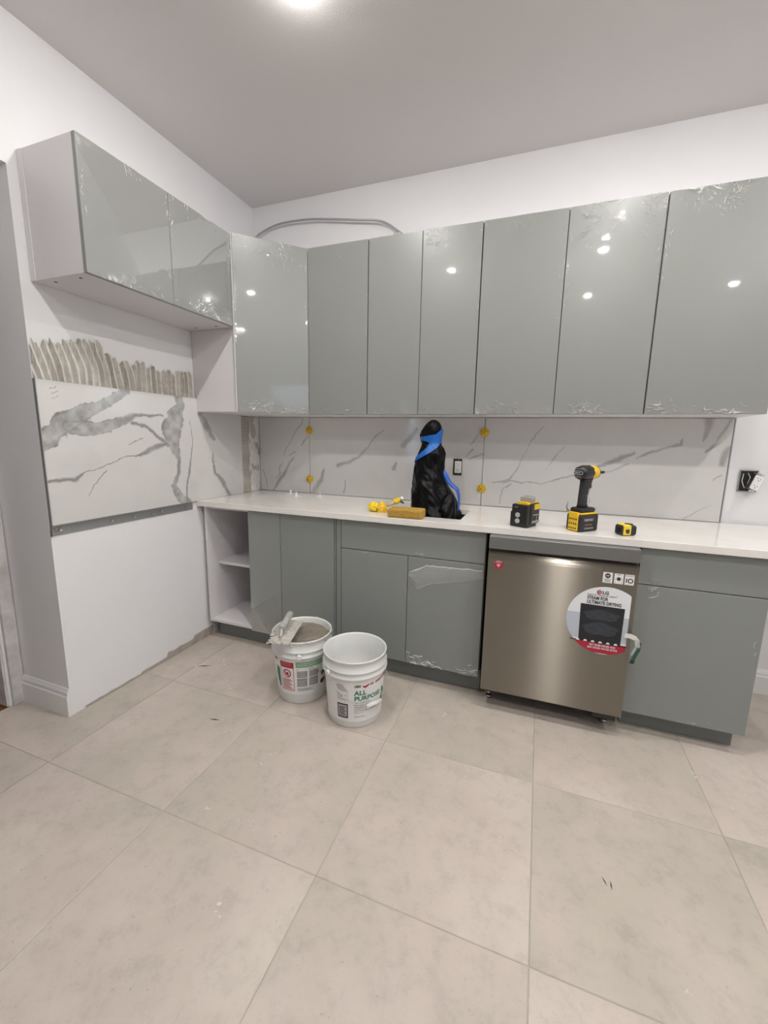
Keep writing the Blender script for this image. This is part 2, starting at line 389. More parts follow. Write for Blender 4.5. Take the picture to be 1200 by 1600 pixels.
struct(holes('ceiling', [-0.5, XR + 0.15], [YF - 0.15, 0.15], set(), 2, H, H + 0.1, M['ceil']))
struct(pyd('wall_back', *boxarr(-0.34, XR, 0.0, 0.15, -0.06, H), M['wall']))
wl_ = B(); wl_.box(-0.34, 0.0, -1.46, 0.0, -0.06, H); wl_.box(-0.34, 0.0, YF, -1.46, 2.30, H)
struct(wl_.build('wall_left', M['wall']))
struct(holes('wall_hall', [YF, -5.75, -4.95, -2.34, -1.525, 0.0], [-0.06, 0.0, 0.85, 2.03, H], {(1, 2), (3, 0), (3, 1), (3, 2)}, 0, -0.48, -0.34, M['wall']))
# window openings: one in the left wall and one in the right wall (both behind the viewer, seen in reflections)
struct(holes('wall_front', [-0.34, XR], [-0.06, H], set(), 1, YF - 0.15, YF, M['wall']))
struct(holes('wall_right', [YF, -3.75, -3.0, 0.15], [-0.06, 1.45, 2.25, H], {(1, 1)}, 0, XR, XR + 0.15, M['wall']))
def window(n, axis, u0, u1, v0, v1, w):
    P = lambda a, b, c, d, e, f: (a, b, c, d, e, f) if axis == 1 else (c, d, a, b, e, f)
    f = B()
    for a, b, c, d in ((u0, u1, v0, v0 + .04), (u0, u1, v1 - .04, v1), (u0, u0 + .04, v0, v1), (u1 - .04, u1, v0, v1), (u0, u1, (v0 + v1) / 2 - .015, (v0 + v1) / 2 + .015)):
        f.box(*P(a, b, w - .03, w + .03, c, d))
    fr = struct(f.build('window_%d' % n, M['trim']))
    p = B().box(*P(u0 + .01, u1 - .01, w - .003, w + .003, v0 + .01, v1 - .01)).build('pane', M['pane'], fr)
window(1, 0, -5.75, -4.95, 0.85, 2.03, -0.41)
window(2, 0, -3.75, -3.0, 1.45, 2.25, XR + 0.07)
# hallway beyond the doorway
struct(pyd('floor_hall', *boxarr(-2.2, -0.34, -3.2, -0.9, -0.06, -0.004), M['wood']))
hw = B(); hw.box(-2.3, -2.2, -3.2, -0.9, -0.06, H); hw.box(-2.2, -0.48, -0.95, -0.85, -0.06, H); hw.box(-2.2, -0.48, -3.25, -3.15, -0.06, H)
struct(hw.build('wall_far_hall', M['wall']))
struct(pyd('ceiling_hall', *boxarr(-2.3, -0.5, -3.25, -0.85, 2.45, 2.5), M['ceil']))
# doorway lining and casing
dj = B(); dj.box(-0.479, -0.345, -1.533, -1.524, 0, 2.03); dj.box(-0.479, -0.345, -2.341, -2.32, 0, 2.03); dj.box(-0.479, -0.345, -2.32, -1.545, 2.01, 2.03)
dr = struct(dj.build('door_1', M['oldtrim']))
cs = B(); cs.box(-0.34, -0.322, -1.515, -1.462, 0.0, 2.10, bev=.003); cs.box(-0.34, -0.322, -2.41, -2.335, 0.0, 2.10, bev=.003); cs.box(-0.34, -0.322, -2.335, -1.515, 2.03, 2.10, bev=.003)
struct(cs.build('trim_1', M['oldtrim']))
# baseboards
def baseboard(name, axis, a0, a1, w, out):        # profile: board, bead and cove
    pr = [(0, 0), (0.016, 0), (0.016, 0.098), (0.012, 0.103), (0.012, 0.118), (0.007, 0.128), (0.004, 0.135), (0, 0.135)]
    b = B(); pts = [(w + out * u, v) for u, v in pr]
    b.prism(pts, axis, a0, a1)
    return struct(b.build(name, M['trim']))
baseboard('baseboard_left', 0, -0.322, 0.002, -1.46, -1)
baseboard('baseboard_back', 0, 2.90, XR, 0.0, -1)
baseboard('baseboard_right', 1, YF, 0.0, XR, -1)
baseboard('baseboard_front', 0, -0.34, XR, YF, 1)

# bare board showing along the foot of the left wall where the paint stops
ss = np.linspace(-1.40, -0.56, 60)
top = 0.006 + 0.022 * (ss > -0.93) + 0.018 * (ss > -0.72) + 0.006 * vn(ss * 30, ss * 0) + 0.008 * (ss > -1.1)
vv = []; ff = []
for k, (s_, t_) in enumerate(zip(ss, top)):
    vv += [(0.0035, s_, 0.0), (0.0035, s_, t_), (0.0, s_, t_)]
    if k: a = 3 * (k - 1); ff += [(a, a + 3, a + 4, a + 1), (a + 1, a + 4, a + 5, a + 2)]
struct(pyd('trim_2', vv, ff, M['brown']))
# plaster patch with a raised smear by the corner of the open cabinet
struct(pyd('trim_3', [(0.0015, -0.70, 0.10), (0.0015, -0.625, 0.085), (0.0015, -0.622, 0.85), (0.0015, -0.668, 0.85), (0.0015, -0.675, 0.5)], [(0, 1, 2, 3, 4)], M['wall']))

# downlights
for k, (x, y) in enumerate(DOWNLIGHTS):
    lab = ['glowing round ceiling downlight cut by the top edge of the photo, nearest the corner', 'ceiling downlight above the front of the dishwasher, in the row nearest the back wall',
           'ceiling downlight right of the end base cabinet, in the row nearest the back wall', 'ceiling downlight in the middle row, on the side of the left wall',
           'ceiling downlight in the middle row, above the floor in front of the dishwasher', 'ceiling downlight in the middle row, on the side of the right wall',
           'ceiling downlight in the row farthest from the cabinets, left one', 'ceiling downlight in the row farthest from the cabinets, right one'][k]
    if k == 0:
        L0 = thing('ceiling_downlight', lab, 'light', (x, y, H), group='ceiling downlights')
        B().lathe([(0.036, -0.0002), (0.052, -0.0002), (0.052, -0.004), (0.046, -0.006), (0.036, -0.003)], 32, closed=True).build('trim_ring', M['trim'], L0)
        B().lathe([(0.0, -0.018), (0.012, -0.017), (0.023, -0.0135), (0.030, -0.0085), (0.0345, -0.003), (0.035, -0.0005), (0.0, -0.0005)], 32).build('lens', M['lens'], L0)
    else: dup(L0, (x, y, H), 0, lab)

# ------------------------------------------------------------------ marble wall tiles
VE = {"L": [[[-1.484,1.241,0.051],[-1.453,1.264,0.0802],[-1.38,1.336,0.0877],[-1.29,1.389,0.0836],[-1.206,1.424,0.0578],[-1.124,1.478,0.0441],[-1.062,1.519,0.0402]],[[-1.344,1.328,0.0598],[-1.267,1.325,0.0717],[-1.194,1.327,0.0618],[-1.088,1.374,0.0373],[-1.012,1.4,0.023],[-0.849,1.405,0.0091]],[[-1.046,1.364,0.0143],[-0.952,1.339,0.0186],[-0.888,1.288,0.0219],[-0.826,1.245,0.0283]],[[-0.745,1.527,0.0566],[-0.73,1.472,0.06],[-0.767,1.407,0.1189],[-0.797,1.319,0.137],[-0.789,1.232,0.0773],[-0.763,1.167,0.0242],[-0.769,1.09,0.0226],[-0.81,1.016,0.039],[-0.765,0.946,0.0587],[-0.71,0.905,0.0425]],[[-0.833,1.251,0.0187],[-0.949,1.222,0.0351],[-1.031,1.189,0.0073],[-1.105,1.186,0.0041],[-1.211,1.148,0.0051],[-1.287,1.126,0.0045],[-1.349,1.095,0.0222],[-1.454,1.092,0.01]],[[-0.664,1.387,0.0051],[-0.657,1.256,0.0061],[-0.683,1.138,0.0141],[-0.712,1.033,0.0132],[-0.718,0.913,0.01]],[[-0.584,1.418,0.0434],[-0.534,1.352,0.0452],[-0.482,1.284,0.0282]],[[-0.499,1.186,0.012],[-0.478,1.07,0.0233],[-0.421,1.007,0.0373],[-0.354,0.909,0.0304]],[[-1.068,1.258,0.0041],[-0.99,1.287,0.0045]],[[-1.197,1.131,0.0036],[-1.24,1.08,0.005],[-1.292,1.022,0.0042]],[[-1.412,1.489,0.003],[-1.384,1.502,0.003]],[[-1.408,1.469,0.003],[-1.377,1.486,0.003]],[[-1.401,1.451,0.003],[-1.381,1.465,0.003]]],
"B": [[[0.391,1.439,0.0058],[0.31,1.319,0.0098],[0.239,1.222,0.0076],[0.215,1.172,0.0041]],[[0.42,1.31,0.0058],[0.37,1.254,0.0144]],[[0.313,1.197,0.0114],[0.263,1.169,0.0064]],[[0.3,1.154,0.0172],[0.261,1.114,0.0166],[0.221,1.036,0.0305],[0.181,0.99,0.0242],[0.12,0.914,0.017]],[[0.211,1.123,0.0089],[0.174,1.073,0.0112],[0.183,1.034,0.0133],[0.142,0.999,0.0064]],[[0.015,1.216,0.0058],[0.049,1.167,0.0058]],[[0.025,1.061,0.0054],[0.063,0.99,0.0095],[0.064,0.922,0.004]],[[0.989,1.359,0.0094],[0.933,1.329,0.0092],[0.87,1.239,0.0128],[0.805,1.177,0.0227],[0.737,1.144,0.0184],[0.651,1.117,0.0285]],[[0.546,1.089,0.01],[0.527,1.009,0.0342],[0.454,0.916,0.043]],[[0.712,1.019,0.007],[0.704,0.924,0.014]],[[1.211,1.362,0.0291],[1.123,1.267,0.0376]],[[1.08,1.157,0.0158],[1.065,1.112,0.031]],[[1.603,1.337,0.0086],[1.558,1.278,0.0078]],[[1.574,1.25,0.0142],[1.533,1.199,0.0078]],[[1.639,1.227,0.0134],[1.553,1.185,0.0089]],[[1.971,1.389,0.0058],[1.911,1.305,0.0072],[1.872,1.22,0.0063],[1.833,1.123,0.0076],[1.8,1.073,0.0121],[1.707,1.054,0.0071]],[[1.811,1.045,0.0058],[1.761,1.013,0.0067],[1.762,0.934,0.007]],[[1.771,1.056,0.0102],[1.823,1.067,0.011],[1.887,1.068,0.011],[1.976,1.062,0.0071],[2.083,1.094,0.0063],[2.164,1.124,0.0108],[2.286,1.18,0.0197],[2.382,1.221,0.0242],[2.443,1.259,0.0153]],[[2.233,1.133,0.0051],[2.345,1.151,0.0063],[2.423,1.198,0.0076]],[[2.457,1.229,0.0076],[2.527,1.268,0.0171],[2.587,1.287,0.0149],[2.65,1.306,0.0211],[2.652,1.335,0.0081]],[[2.097,1.287,0.005],[2.027,1.189,0.0072],[1.994,1.142,0.0036]],[[2.766,1.439,0.0492],[2.764,1.383,0.0307],[2.751,1.326,0.0098]],[[2.863,1.417,0.0422],[2.834,1.35,0.032],[2.802,1.304,0.022],[2.763,1.269,0.0086]],[[2.862,1.283,0.0412],[2.842,1.214,0.0313]],[[2.845,1.156,0.0086],[2.815,1.126,0.0045]],[[2.816,1.002,0.0036],[2.767,0.956,0.0045],[2.712,0.909,0.0045]]]}
def vein_field(U, V, lines, strength=1.0, frag=0.0):
    wu = U + 0.022 * (fbm(U * 16, V * 16, 0) - 0.5) + 0.006 * (fbm(U * 90, V * 90, 1, 2) - 0.5)
    wv = V + 0.022 * (fbm(U * 16 + 40, V * 16, 2) - 0.5) + 0.006 * (fbm(U * 90 + 9, V * 90, 3, 2) - 0.5)
    n1 = fbm(U * 28 + 5, V * 28, 1); n2 = fbm(U * 9, V * 9 + 7, 2); out = np.zeros_like(U)
    for ln in lines:
        d = np.full(U.shape, 9.0); w = np.zeros_like(U)
        for (x0, y0, w0), (x1, y1, w1) in zip(ln[:-1], ln[1:]):
            dx, dy = x1 - x0, y1 - y0; t = np.clip(((wu - x0) * dx + (wv - y0) * dy) / (dx * dx + dy * dy), 0, 1)
            dd = np.hypot(wu - x0 - t * dx, wv - y0 - t * dy); k = dd < d; d = np.where(k, dd, d); w = np.where(k, w0 + (w1 - w0) * t, w)
        hw = np.maximum(w * 0.5 * (0.65 + 0.7 * n1), 0.0012)
        q = d / hw; wide = np.clip((w - 0.02) / 0.03, 0, 1) * (1 if frag == 0 else 0.25)
        thin = np.clip(1.35 - q, 0, 1) * (0.78 - 0.1 * wide)
        band = np.clip((1.0 - q) * 8, 0, 1) * (0.26 + 0.50 * np.clip(n1 * 1.6 - .3, 0, 1)) + np.exp(-((q - 0.86) / 0.09) ** 2) * 0.30 * n2
        f = thin * (1 - wide) + band * wide
        out = np.maximum(out, f)
    haze = np.clip(fbm(U * 6, V * 6 + 3, 3) - 0.62, 0, 1) * 0.35
    out = np.maximum(out, haze)
    return out * (strength if frag == 0 else strength * np.clip(0.35 + 1.3 * n2, 0, 1))
def marble_tile(axis, u0, u1, v0, v1, front, back, lines, label, step=0.003, strength=1.0, frag=0, name='wall_tile'):
    nu = int((u1 - u0) / step) + 1; nv = int((v1 - v0) / step) + 1
    U, V = np.meshgrid(np.linspace(u0, u1, nu), np.linspace(v0, v1, nv), indexing='ij')
    F = vein_field(U, V, lines, strength, frag); W = np.full_like(U, front)
    if axis == 0: P = np.stack([W, U, V], -1); ex = boxarr(back, front - 0.0002, u0, u1, v0, v1)
    else: P = np.stack([U, W, V], -1)[::-1]; F = F[::-1]; ex = boxarr(u0, u1, front + 0.0002, back, v0, v1)
    o = grid(name, P, M['marble'], None, {'vein': F}, smooth=False, extra=ex)
    return tag(o, label, 'tile')
marble_tile(0, -1.455, -0.215, 0.908, 1.520, 0.014, 0.004, VE['L'], 'white marble slab tile with bold grey veins on the left wall')
g = 'marble backsplash tiles on the back wall'
for a, b, l in ((0.012, 0.430, 'narrow marble backsplash tile in the corner, cut short'), (0.434, 1.640, 'long marble backsplash tile behind the black bag'),
                (1.644, 2.868, 'long marble backsplash tile behind the cordless tools')):
    marble_tile(1, a, b, 0.909, 1.440, -0.012, -0.003, [ln for ln in VE['B'] if min(p[0] for p in ln) < b + .03 and max(p[0] for p in ln) > a - .03], l, 0.003, 0.72, 1)['group'] = g
struct(B().box(0.0, 0.0155, -1.4595, -1.4560, 0.862, 1.521).build('trim_4', M['zinc']))
struct(B().box(2.870, 2.875, -0.0135, 0, 0.908, 1.442).build('trim_5', M['zinc']))

# dark cut-out for the outlet is the box itself; combed mortar above the marble
def mortar_upper():
    y = np.linspace(-1.458, -0.618, 560); z = np.linspace(1.5205, 1.74, 90); Y, Z = np.meshgrid(y, z, indexing='ij')
    tp = np.array([(-1.46,1.655),(-1.42,1.675),(-1.319,1.70),(-1.235,1.722),(-1.177,1.725),(-1.14,1.70),(-1.1,1.668),(-1.024,1.658),(-0.946,1.682),(-0.915,1.655),(-0.849,1.648),(-0.765,1.655),(-0.628,1.665),(-0.6,1.665)])
    per = 0.0305
    lean = np.where(Y < -0.98, (Z - 1.52) * 0.22 + 0.02 * (vn(Z * 10, Y * 4) - .5), 0.0) + 0.006 * (vn(Z * 12 + 3, Y * 10) - .5)
    ph = (Y + lean) / per + 0.35 * (vn(Y * 9, Z * 3, 1) - .5)
    r = 0.5 + 0.5 * np.cos(2 * PI * ph)
    r = np.clip(r * 2.4 + 0.02 + 0.9 * (fbm(Y * 30, Z * 14, 3) - .5), 0, 1) * (0.62 + 0.5 * vn(Y * 260, Z * 12, 1))
    smooth_zone = np.exp(-((Y + 0.80) / 0.055) ** 2)
    r = np.maximum(r, smooth_zone * (0.75 + 0.3 * np.sin((Z * 0.9 + Y * 0.8) * 210) * 0.5))
    r = np.clip(r + 0.35 * (fbm(Y * 60, Z * 60, 2) - 0.5) * (r > 0.08), 0, 1)
    rag = 0.006 * np.abs(np.cos(PI * ph)) + 0.030 * (vn(y * 75, y * 0, 2) - .5)[:, None] + 0.022 * (vn(y * 190, y * 0, 1) - .5)[:, None]
    tops = np.interp(y, tp[:, 0], tp[:, 1])[:, None] + rag - 0.010
    keep = (Z < tops)[:-1, :-1]
    r2 = r + 0.25 * (fbm(Y * 25, Z * 25, 1) - .5)
    X = 0.0015 + 0.0105 * r * np.clip((tops - Z) / 0.01, 0.2, 1)
    o = grid('mortar_ridges', np.stack([X, Y, Z], -1), M['mortar'], None, {'ridge': np.clip(r2 * 0.9 + 0.5 * (vn(np.floor(ph + .5) * 3.7, Y * 0, 3) - .5) * (r > .3), 0, 1)}, keep=keep)
    tag(o, 'grey-beige notched mortar combed in ridges above the left marble tile', 'mortar')
mortar_upper()
def mortar_corner():
    y = np.linspace(-0.213, -0.002, 110); z = np.linspace(0.909, 1.440, 260); Y, Z = np.meshgrid(y, z, indexing='ij')
    edge = -0.125 + 0.035 * (fbm(Z * 14, Y * 0, 1) - 0.5)
    comb = 0.5 + 0.5 * np.cos(2 * PI * Z / 0.0125 + 2 * vn(Y * 20, Z * 6))
    com = Y < edge
    patch = ((fbm(Y * 22, Z * 13, 2) > 0.60) | (((Y + 0.075) / 0.030) ** 2 + ((Z - 1.34) / 0.055) ** 2 < 1)) & (~com)
    r = np.where(com, 0.45 + 0.55 * comb * np.clip(vn(Z * 9, Y * 3) * 2, 0, 1), np.where(patch, 0.62, -0.12))
    X = 0.001 + np.where(com, 0.003 + 0.003 * comb, np.where(patch, 0.0005, 0.0025)) + 0.0012 * fbm(Y * 50, Z * 50, 1)
    o = grid('mortar_bed', np.stack([X, Y, Z], -1), M['mortar'], None, {'ridge': np.clip(r, 0, 1)})
    tag(o, 'patchy plaster and combed mortar strip in the corner between marble tiles', 'mortar')
mortar_corner()

# metal ledger rail under the left marble tile
rl = thing('ledger_rail', 'grey metal support rail screwed under the left marble tile', 'rail', (0, -1.06, 0.88))
B().box(0.0005, 0.003, -0.40, 0.388, -0.021, 0.027).box(0.003, 0.020, -0.40, 0.388, 0.0245, 0.027).build('angle', M['zinc'], rl)
for y, z in ((-0.365, 0.002), (-0.13, 0.0), (-0.01, 0.0), (0.10, -0.004), (0.155, 0.004), (0.33, 0.0)):
    B().cyl((0.003, y, z), (0.022, y - 0.004, z + 0.002), 0.0022, n=8).cyl((0.020, y - 0.004, z + 0.002), (0.024, y - 0.005, z + 0.002), 0.0055, n=12).build('screw', M['steel'], rl)
B().prism([(-0.402, -0.02), (-0.398, -0.02), (-0.398, 0.0), (-0.36, 0.012), (-0.36, 0.016), (-0.402, 0.006)], 0, 0.003, 0.012).build('bent_tab', M['steel'], rl)

# ------------------------------------------------------------------ protective film
def film(parent, x0, x1, z0, z1, y, amp=1.0, seed=0, top=1.0, bot=1.0, side=0.5, M3=None, crease_glint=1.0, name='protective_film'):
    """thin clinging plastic sheet in front (-y) of a door, crumpled near its edges"""
    nu = max(24, int((x1 - x0) / 0.0042)); nv = max(24, int((z1 - z0) / 0.0042))
    U, V = np.meshgrid(np.linspace(0, x1 - x0, nu), np.linspace(0, z1 - z0, nv), indexing='ij'); o = seed * 7.3
    w, h = x1 - x0, z1 - z0
    dl, dr_, db, dt = U, w - U, V, h - V
    lobes = lambda q: 0.35 + 1.3 * vn(q * 7 + o, q * 0 + o, seed)
    m = np.maximum.reduce([bot * np.exp(-(db / (0.026 * (0.6 + .5 * bot) * lobes(U))) ** 2), top * np.exp(-(dt / (0.045 * (0.4 + .7 * top) * lobes(U + 3))) ** 2),
                           side * np.exp(-(dl / (0.014 * lobes(V))) ** 2) * np.clip(vn(V * 9 + o, V * 0) * 1.6 - 0.5, 0, 1), side * np.exp(-(dr_ / (0.014 * lobes(V + 5))) ** 2) * np.clip(vn(V * 9 + 5 + o, V * 0) * 1.6 - 0.5, 0, 1)])
    m = m * np.clip(vn(U * 11 + o, V * 11, 2) * 2.2 - 0.45, 0, 1.2)
    cu, cv = U + 0.02 * vn(U * 20 + o, V * 20), V + 0.02 * vn(U * 20, V * 20 + o)
    ang = 0.9 * vn(U * 5 + o, V * 5 + o) + 0.3
    a = cu * np.cos(ang) + cv * np.sin(ang); b_ = -cu * np.sin(ang) + cv * np.cos(ang)
    rdg = 1 - np.abs(2 * vn(a * 75 + o, b_ * 16 + o) - 1); rdg2 = 1 - np.abs(2 * vn(a * 30 + 9, b_ * 90 + o, 1) - 1)
    hgt = m * (0.0035 * rdg ** 2 + 0.002 * rdg2 ** 2) * amp
    cr = np.clip((np.maximum(rdg, 0.97 * rdg2) - 0.86) * 9, 0, 1) * np.clip(m * 1.6 - 0.1, 0, 1) * crease_glint * np.clip(vn(U * 32 + o, V * 32) * 3.0 - 1.35, 0, 1)  # white mask: creased film with its glints painted in
    cr = np.maximum(cr, 0.035 * np.clip(m, 0, 1))
    # long soft scratches in the film
    P = np.stack([x0 + U, y - 0.0012 - hgt, z0 + V], -1)[::-1]; cr = cr[::-1]
    # painted wrinkle highlights: white tapered slivers on the film folds, clustered near the edges
    rs = np.random.RandomState(100 + seed); SV = []; SF = []
    def stroke(cx, cz, L, ang, wd, curv):
        n = 6; base = len(SV)
        for i in range(n):
            t = i / (n - 1) - .5; a_ = ang + curv * t; px = cx + L * t * math.cos(ang) - curv * L * t * t * math.sin(ang) * .5; pz = cz + L * t * math.sin(ang) + curv * L * t * t * math.cos(ang) * .5
            ww = wd * (1 - (2 * t) ** 2 * .85) * .5
            dx, dz = -math.sin(a_) * ww, math.cos(a_) * ww
            for sg, hh in ((1, .0012), (-1, .0034)):
                X_, Z_ = min(max(px + sg * dx, .0005), w - .0005), min(max(pz + sg * dz, .0005), h - .0005)
                SV.append((x0 + X_, y - .0012 - hh, z0 + Z_))
            if i: q_ = base + 2 * i; SF.append((q_ - 2, q_ - 1, q_ + 1, q_))
    def cluster(n, cx, cz, sx_, sz_, a0, spread, L0):
        for _ in range(n):
            stroke(cx + rs.randn() * sx_, cz + rs.randn() * sz_, L0 * (0.4 + rs.rand() ** 2 * 1.6), a0 + rs.randn() * spread, (0.0008 + 0.0018 * rs.rand() ** 3) * crease_glint, rs.randn() * 1.2)
    nt = int(round(2.6 * top * w / .35))
    for _ in range(nt): cluster(int(5 + 17 * top * rs.rand()), w * (.08 + .84 * rs.rand()), h - .012 - .045 * top * rs.rand(), .022, .014 + .018 * top, rs.choice([1.1, 1.9, .6, 2.5]), .5, .024)
    nb_ = int(round(3.2 * bot * w / .35))
    for _ in range(nb_): cluster(int(4 + 13 * bot * rs.rand()), w * (.06 + .88 * rs.rand()), .006 + .022 * bot * rs.rand(), .028, .006 + .009 * bot, rs.choice([.2, 2.9, .7, 2.4]), .35, .028)
    for k_ in range(int(3 * side + top + .9)):
        for xe in (.010, w - .010): cluster(int(2 + 7 * rs.rand() * max(side, .4 * top)), xe, h * (.55 + .43 * rs.rand()), .006, .03, PI / 2, .3, .016)
    if M3 is not None:
        P = P @ np.array(M3.to_3x3()).T + np.array(M3.translation)
        SV = (np.array(SV).reshape(-1, 3) @ np.array(M3.to_3x3()).T + np.array(M3.translation)).tolist()
    return grid(name, P, M['film'], parent, {'crease_glint': cr}, extra=(SV, SF) if SF else None)

# ------------------------------------------------------------------ upper cabinets
Zu, Zt, Yf = 1.443, 2.378, -0.3244
def door(parent, x0, x1, z0, z1, y, m, name='door', M4=None, t=0.018, bev=0.0012):
    b = B().box(x0, x1, y, y + t, z0, z1, bev=bev, M=M4); return b.build(name, m, parent)
def upper(x0, x1, splits, label, seed, lf):
    t = thing('wall_cabinet', label, 'cabinet', (0, 0, 0), group='grey wall cabinets on the back wall')
    c = B(); c.box(x0, x1, Yf + 0.021, -0.002, Zu, Zt)
    o = c.build('body', [M['white'], M['edge']], t)
    for p in o.data.polygons:
        if p.normal.y < -0.9: p.material_index = 1  # carcass front coloured dark to paint shade behind the door gaps
    es = [x0] + splits + [x1]
    for k in range(len(es) - 1):
        g = 0.0016
        d = door(t, es[k] + g, es[k + 1] - g, Zu + 0.0, Zt, Yf, M['grey'])
        film(d, es[k] + g + .001, es[k + 1] - g - .001, Zu + .001, Zt - .001, Yf, seed=seed + k, **lf[k])
    return t
upper(0.617, 0.999, [], 'grey single-door wall cabinet on the back wall, first right of the angled corner one', 1, [dict(amp=.7, top=.25, bot=.6)])
upper(1.001, 1.617, [1.307], 'grey two-door wall cabinet above the black bag', 3, [dict(amp=.6, top=.5, bot=.5), dict(amp=1.2, top=1.3, bot=.6)])
upper(1.619, 2.403, [2.010], 'wide grey two-door wall cabinet above laser level and impact driver', 5, [dict(amp=1.1, top=.8, bot=1.4), dict(amp=1.5, top=1.5, bot=1.1)])
upper(2.406, 2.870, [], 'grey single-door wall cabinet at the far right end of the run', 9, [dict(amp=1.3, top=1.4, bot=.9)])

# diagonal corner cabinet
t = thing('corner_wall_cabinet', 'tall grey angled corner wall cabinet with light reflections on its door', 'cabinet')
c = B(); c.prism([(0.002, -0.002), (0.002, -0.606), (0.310, -0.606), (0.606, -0.310), (0.606, -0.002)], 2, Zu, Zt); c.build('body', M['white'], t)
a0, a1 = Vector((0.322, -0.617, 0)), Vector((0.617, -0.322, 0))
ex = (a1 - a0).normalized(); ny = Vector((-ex.y, ex.x, 0))
Md = Matrix(((ex.x, ny.x, 0, a0.x), (ex.y, ny.y, 0, a0.y), (0, 0, 1, 0), (0, 0, 0, 1)))
L = (a1 - a0).length
d = door(t, 0.0015, L - 0.0015, Zu, Zt, 0, M['grey'], M4=Md)
film(d, 0.003, L - 0.003, Zu + .001, Zt - .001, 0.0, seed=12, amp=1.4, top=1.3, bot=1.5, M3=Md)
B().prism([(0.303, -0.6095), (0.318, -0.6095), (0.322, -0.617), (0.318, -0.619), (0.303, -0.612)], 2, Zu, Zt).build('side_panel', M['white'], t)

# left wall cabinet, shorter and higher
t = thing('short_wall_cabinet', 'short grey two-door wall cabinet hung high on the left wall', 'cabinet')
zb, ztp = 1.900, 2.366
o = B().box(0.002, 0.305, -1.420, -0.612, zb, ztp).build('body', [M['white'], M['edge']], t)
for p in o.data.polygons:
    if p.normal.x > 0.9: p.material_index = 1  # same painted gap shade on this carcass front
Ml = Matrix(((0, -1, 0, 0.325), (1, 0, 0, 0), (0, 0, 1, 0), (0, 0, 0, 1)))      # door plane facing +x
for k, (u0, u1) in enumerate(((-1.422, -1.0265), (-1.0235, -0.632))):
    d = door(t, u0, u1, zb - 0.002, ztp, 0.0, M['grey'], M4=Ml)
    film(d, u0 + .001, u1 - .001, zb, ztp - .001, 0.0, seed=20 + k, amp=1.0, top=.5, bot=.5 + k, M3=Ml)
for x, y in ((0.09, -1.385), (0.235, -1.385), (0.09, -0.66), (0.235, -0.66)):
    B().cyl((x, y, zb - 0.0012), (x, y, zb + 0.004), 0.006, n=12).build('cam_hole', M['ink'], t)
B().box(0.002, 0.03, -1.4225, -1.420, zb, ztp).build('filler', M['white'], t)

# ------------------------------------------------------------------ base cabinets
Yb = -0.615; Yk = -0.545; Zc0 = 0.875
t = thing('corner_base_cabinet', 'corner base cabinet with open white shelves on the left and grey doors', 'cabinet')
c = B()
c.box(0.033, 0.050, -0.612, -0.02, 0.118, 0.873)                       # left side panel
c.box(0.050, 0.934, -0.595, -0.02, 0.118, 0.134)                       # bottom
c.box(0.050, 0.934, -0.595, -0.02, 0.857, 0.873)                       # top
c.box(0.362, 0.378, -0.595, -0.04, 0.134, 0.857)                       # divider
c.box(0.918, 0.934, -0.595, -0.02, 0.134, 0.857)
c.box(0.050, 0.934, -0.02, -0.004, 0.118, 0.873)                       # back
c.build('body', M['white'], t)
B().box(0.050, 0.362, -0.612, -0.595, 0.118, 0.134).build('front_rail', M['white'], t)
B().box(0.051, 0.361, -0.530, -0.03, 0.482, 0.500).build('shelf', M['white'], t)
for z in (0.25, 0.30, 0.35, 0.40, 0.60, 0.65, 0.70, 0.75):
    B().cyl((0.0495, -0.50, z), (0.0508, -0.50, z), 0.0028, n=8).build('shelf_pin_hole', M['inkg'], t)
d = door(t, 0.362, 0.5845, 0.109, 0.868, Yb, M['greym'], 'door'); film(d, .364, .583, .111, .866, Yb, seed=31, amp=.3, top=.0, bot=.05, side=.0, crease_glint=.5)
d = door(t, 0.5875, 0.934, 0.109, 0.868, Yb, M['greym'], 'door'); film(d, .589, .933, .111, .866, Yb, seed=32, amp=.3, top=.1, bot=.05, side=.1, crease_glint=.6)
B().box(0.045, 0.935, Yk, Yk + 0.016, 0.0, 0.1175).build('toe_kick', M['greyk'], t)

t = thing('sink_base_cabinet', 'grey sink base cabinet with long false drawer over two doors', 'cabinet')
c = B(); c.box(0.985, 0.994, -0.594, -0.004, 0.118, 0.873); c.box(1.739, 1.755, -0.594, -0.004, 0.118, 0.873); c.box(0.994, 1.739, -0.594, -0.004, 0.118, 0.134)
c.box(0.994, 1.739, -0.594, -0.576, 0.70, 0.80); c.box(0.994, 1.739, -0.014, -0.004, 0.134, 0.873)
c.build('body', [M['greyk']], t)
B().box(0.9375, 0.9435, Yb + .003, Yb + .02, 0.12, 0.870).box(0.9475, 0.9755, Yb + .006, Yb + .02, 0.12, 0.870).build('filler_strip', M['greym'], t)
d = door(t, 0.980, 1.753, 0.7125, 0.868, Yb, M['greym'], 'drawer_front'); film(d, .982, 1.751, .714, .866, Yb, seed=33, amp=.5, top=.15, bot=.1, side=.4, crease_glint=.7)
d = door(t, 0.980, 1.3625, 0.115, 0.7085, Yb, M['greym'], 'door'); film(d, .982, 1.361, .117, .707, Yb, seed=34, amp=.5, top=.3, bot=.2, side=.2, crease_glint=.6)
d2 = door(t, 1.3655, 1.753, 0.115, 0.7085, Yb, M['greym'], 'door'); film(d2, 1.367, 1.751, .117, .707, Yb, seed=35, amp=1.6, top=.1, bot=1.2, side=.2, crease_glint=1.0)
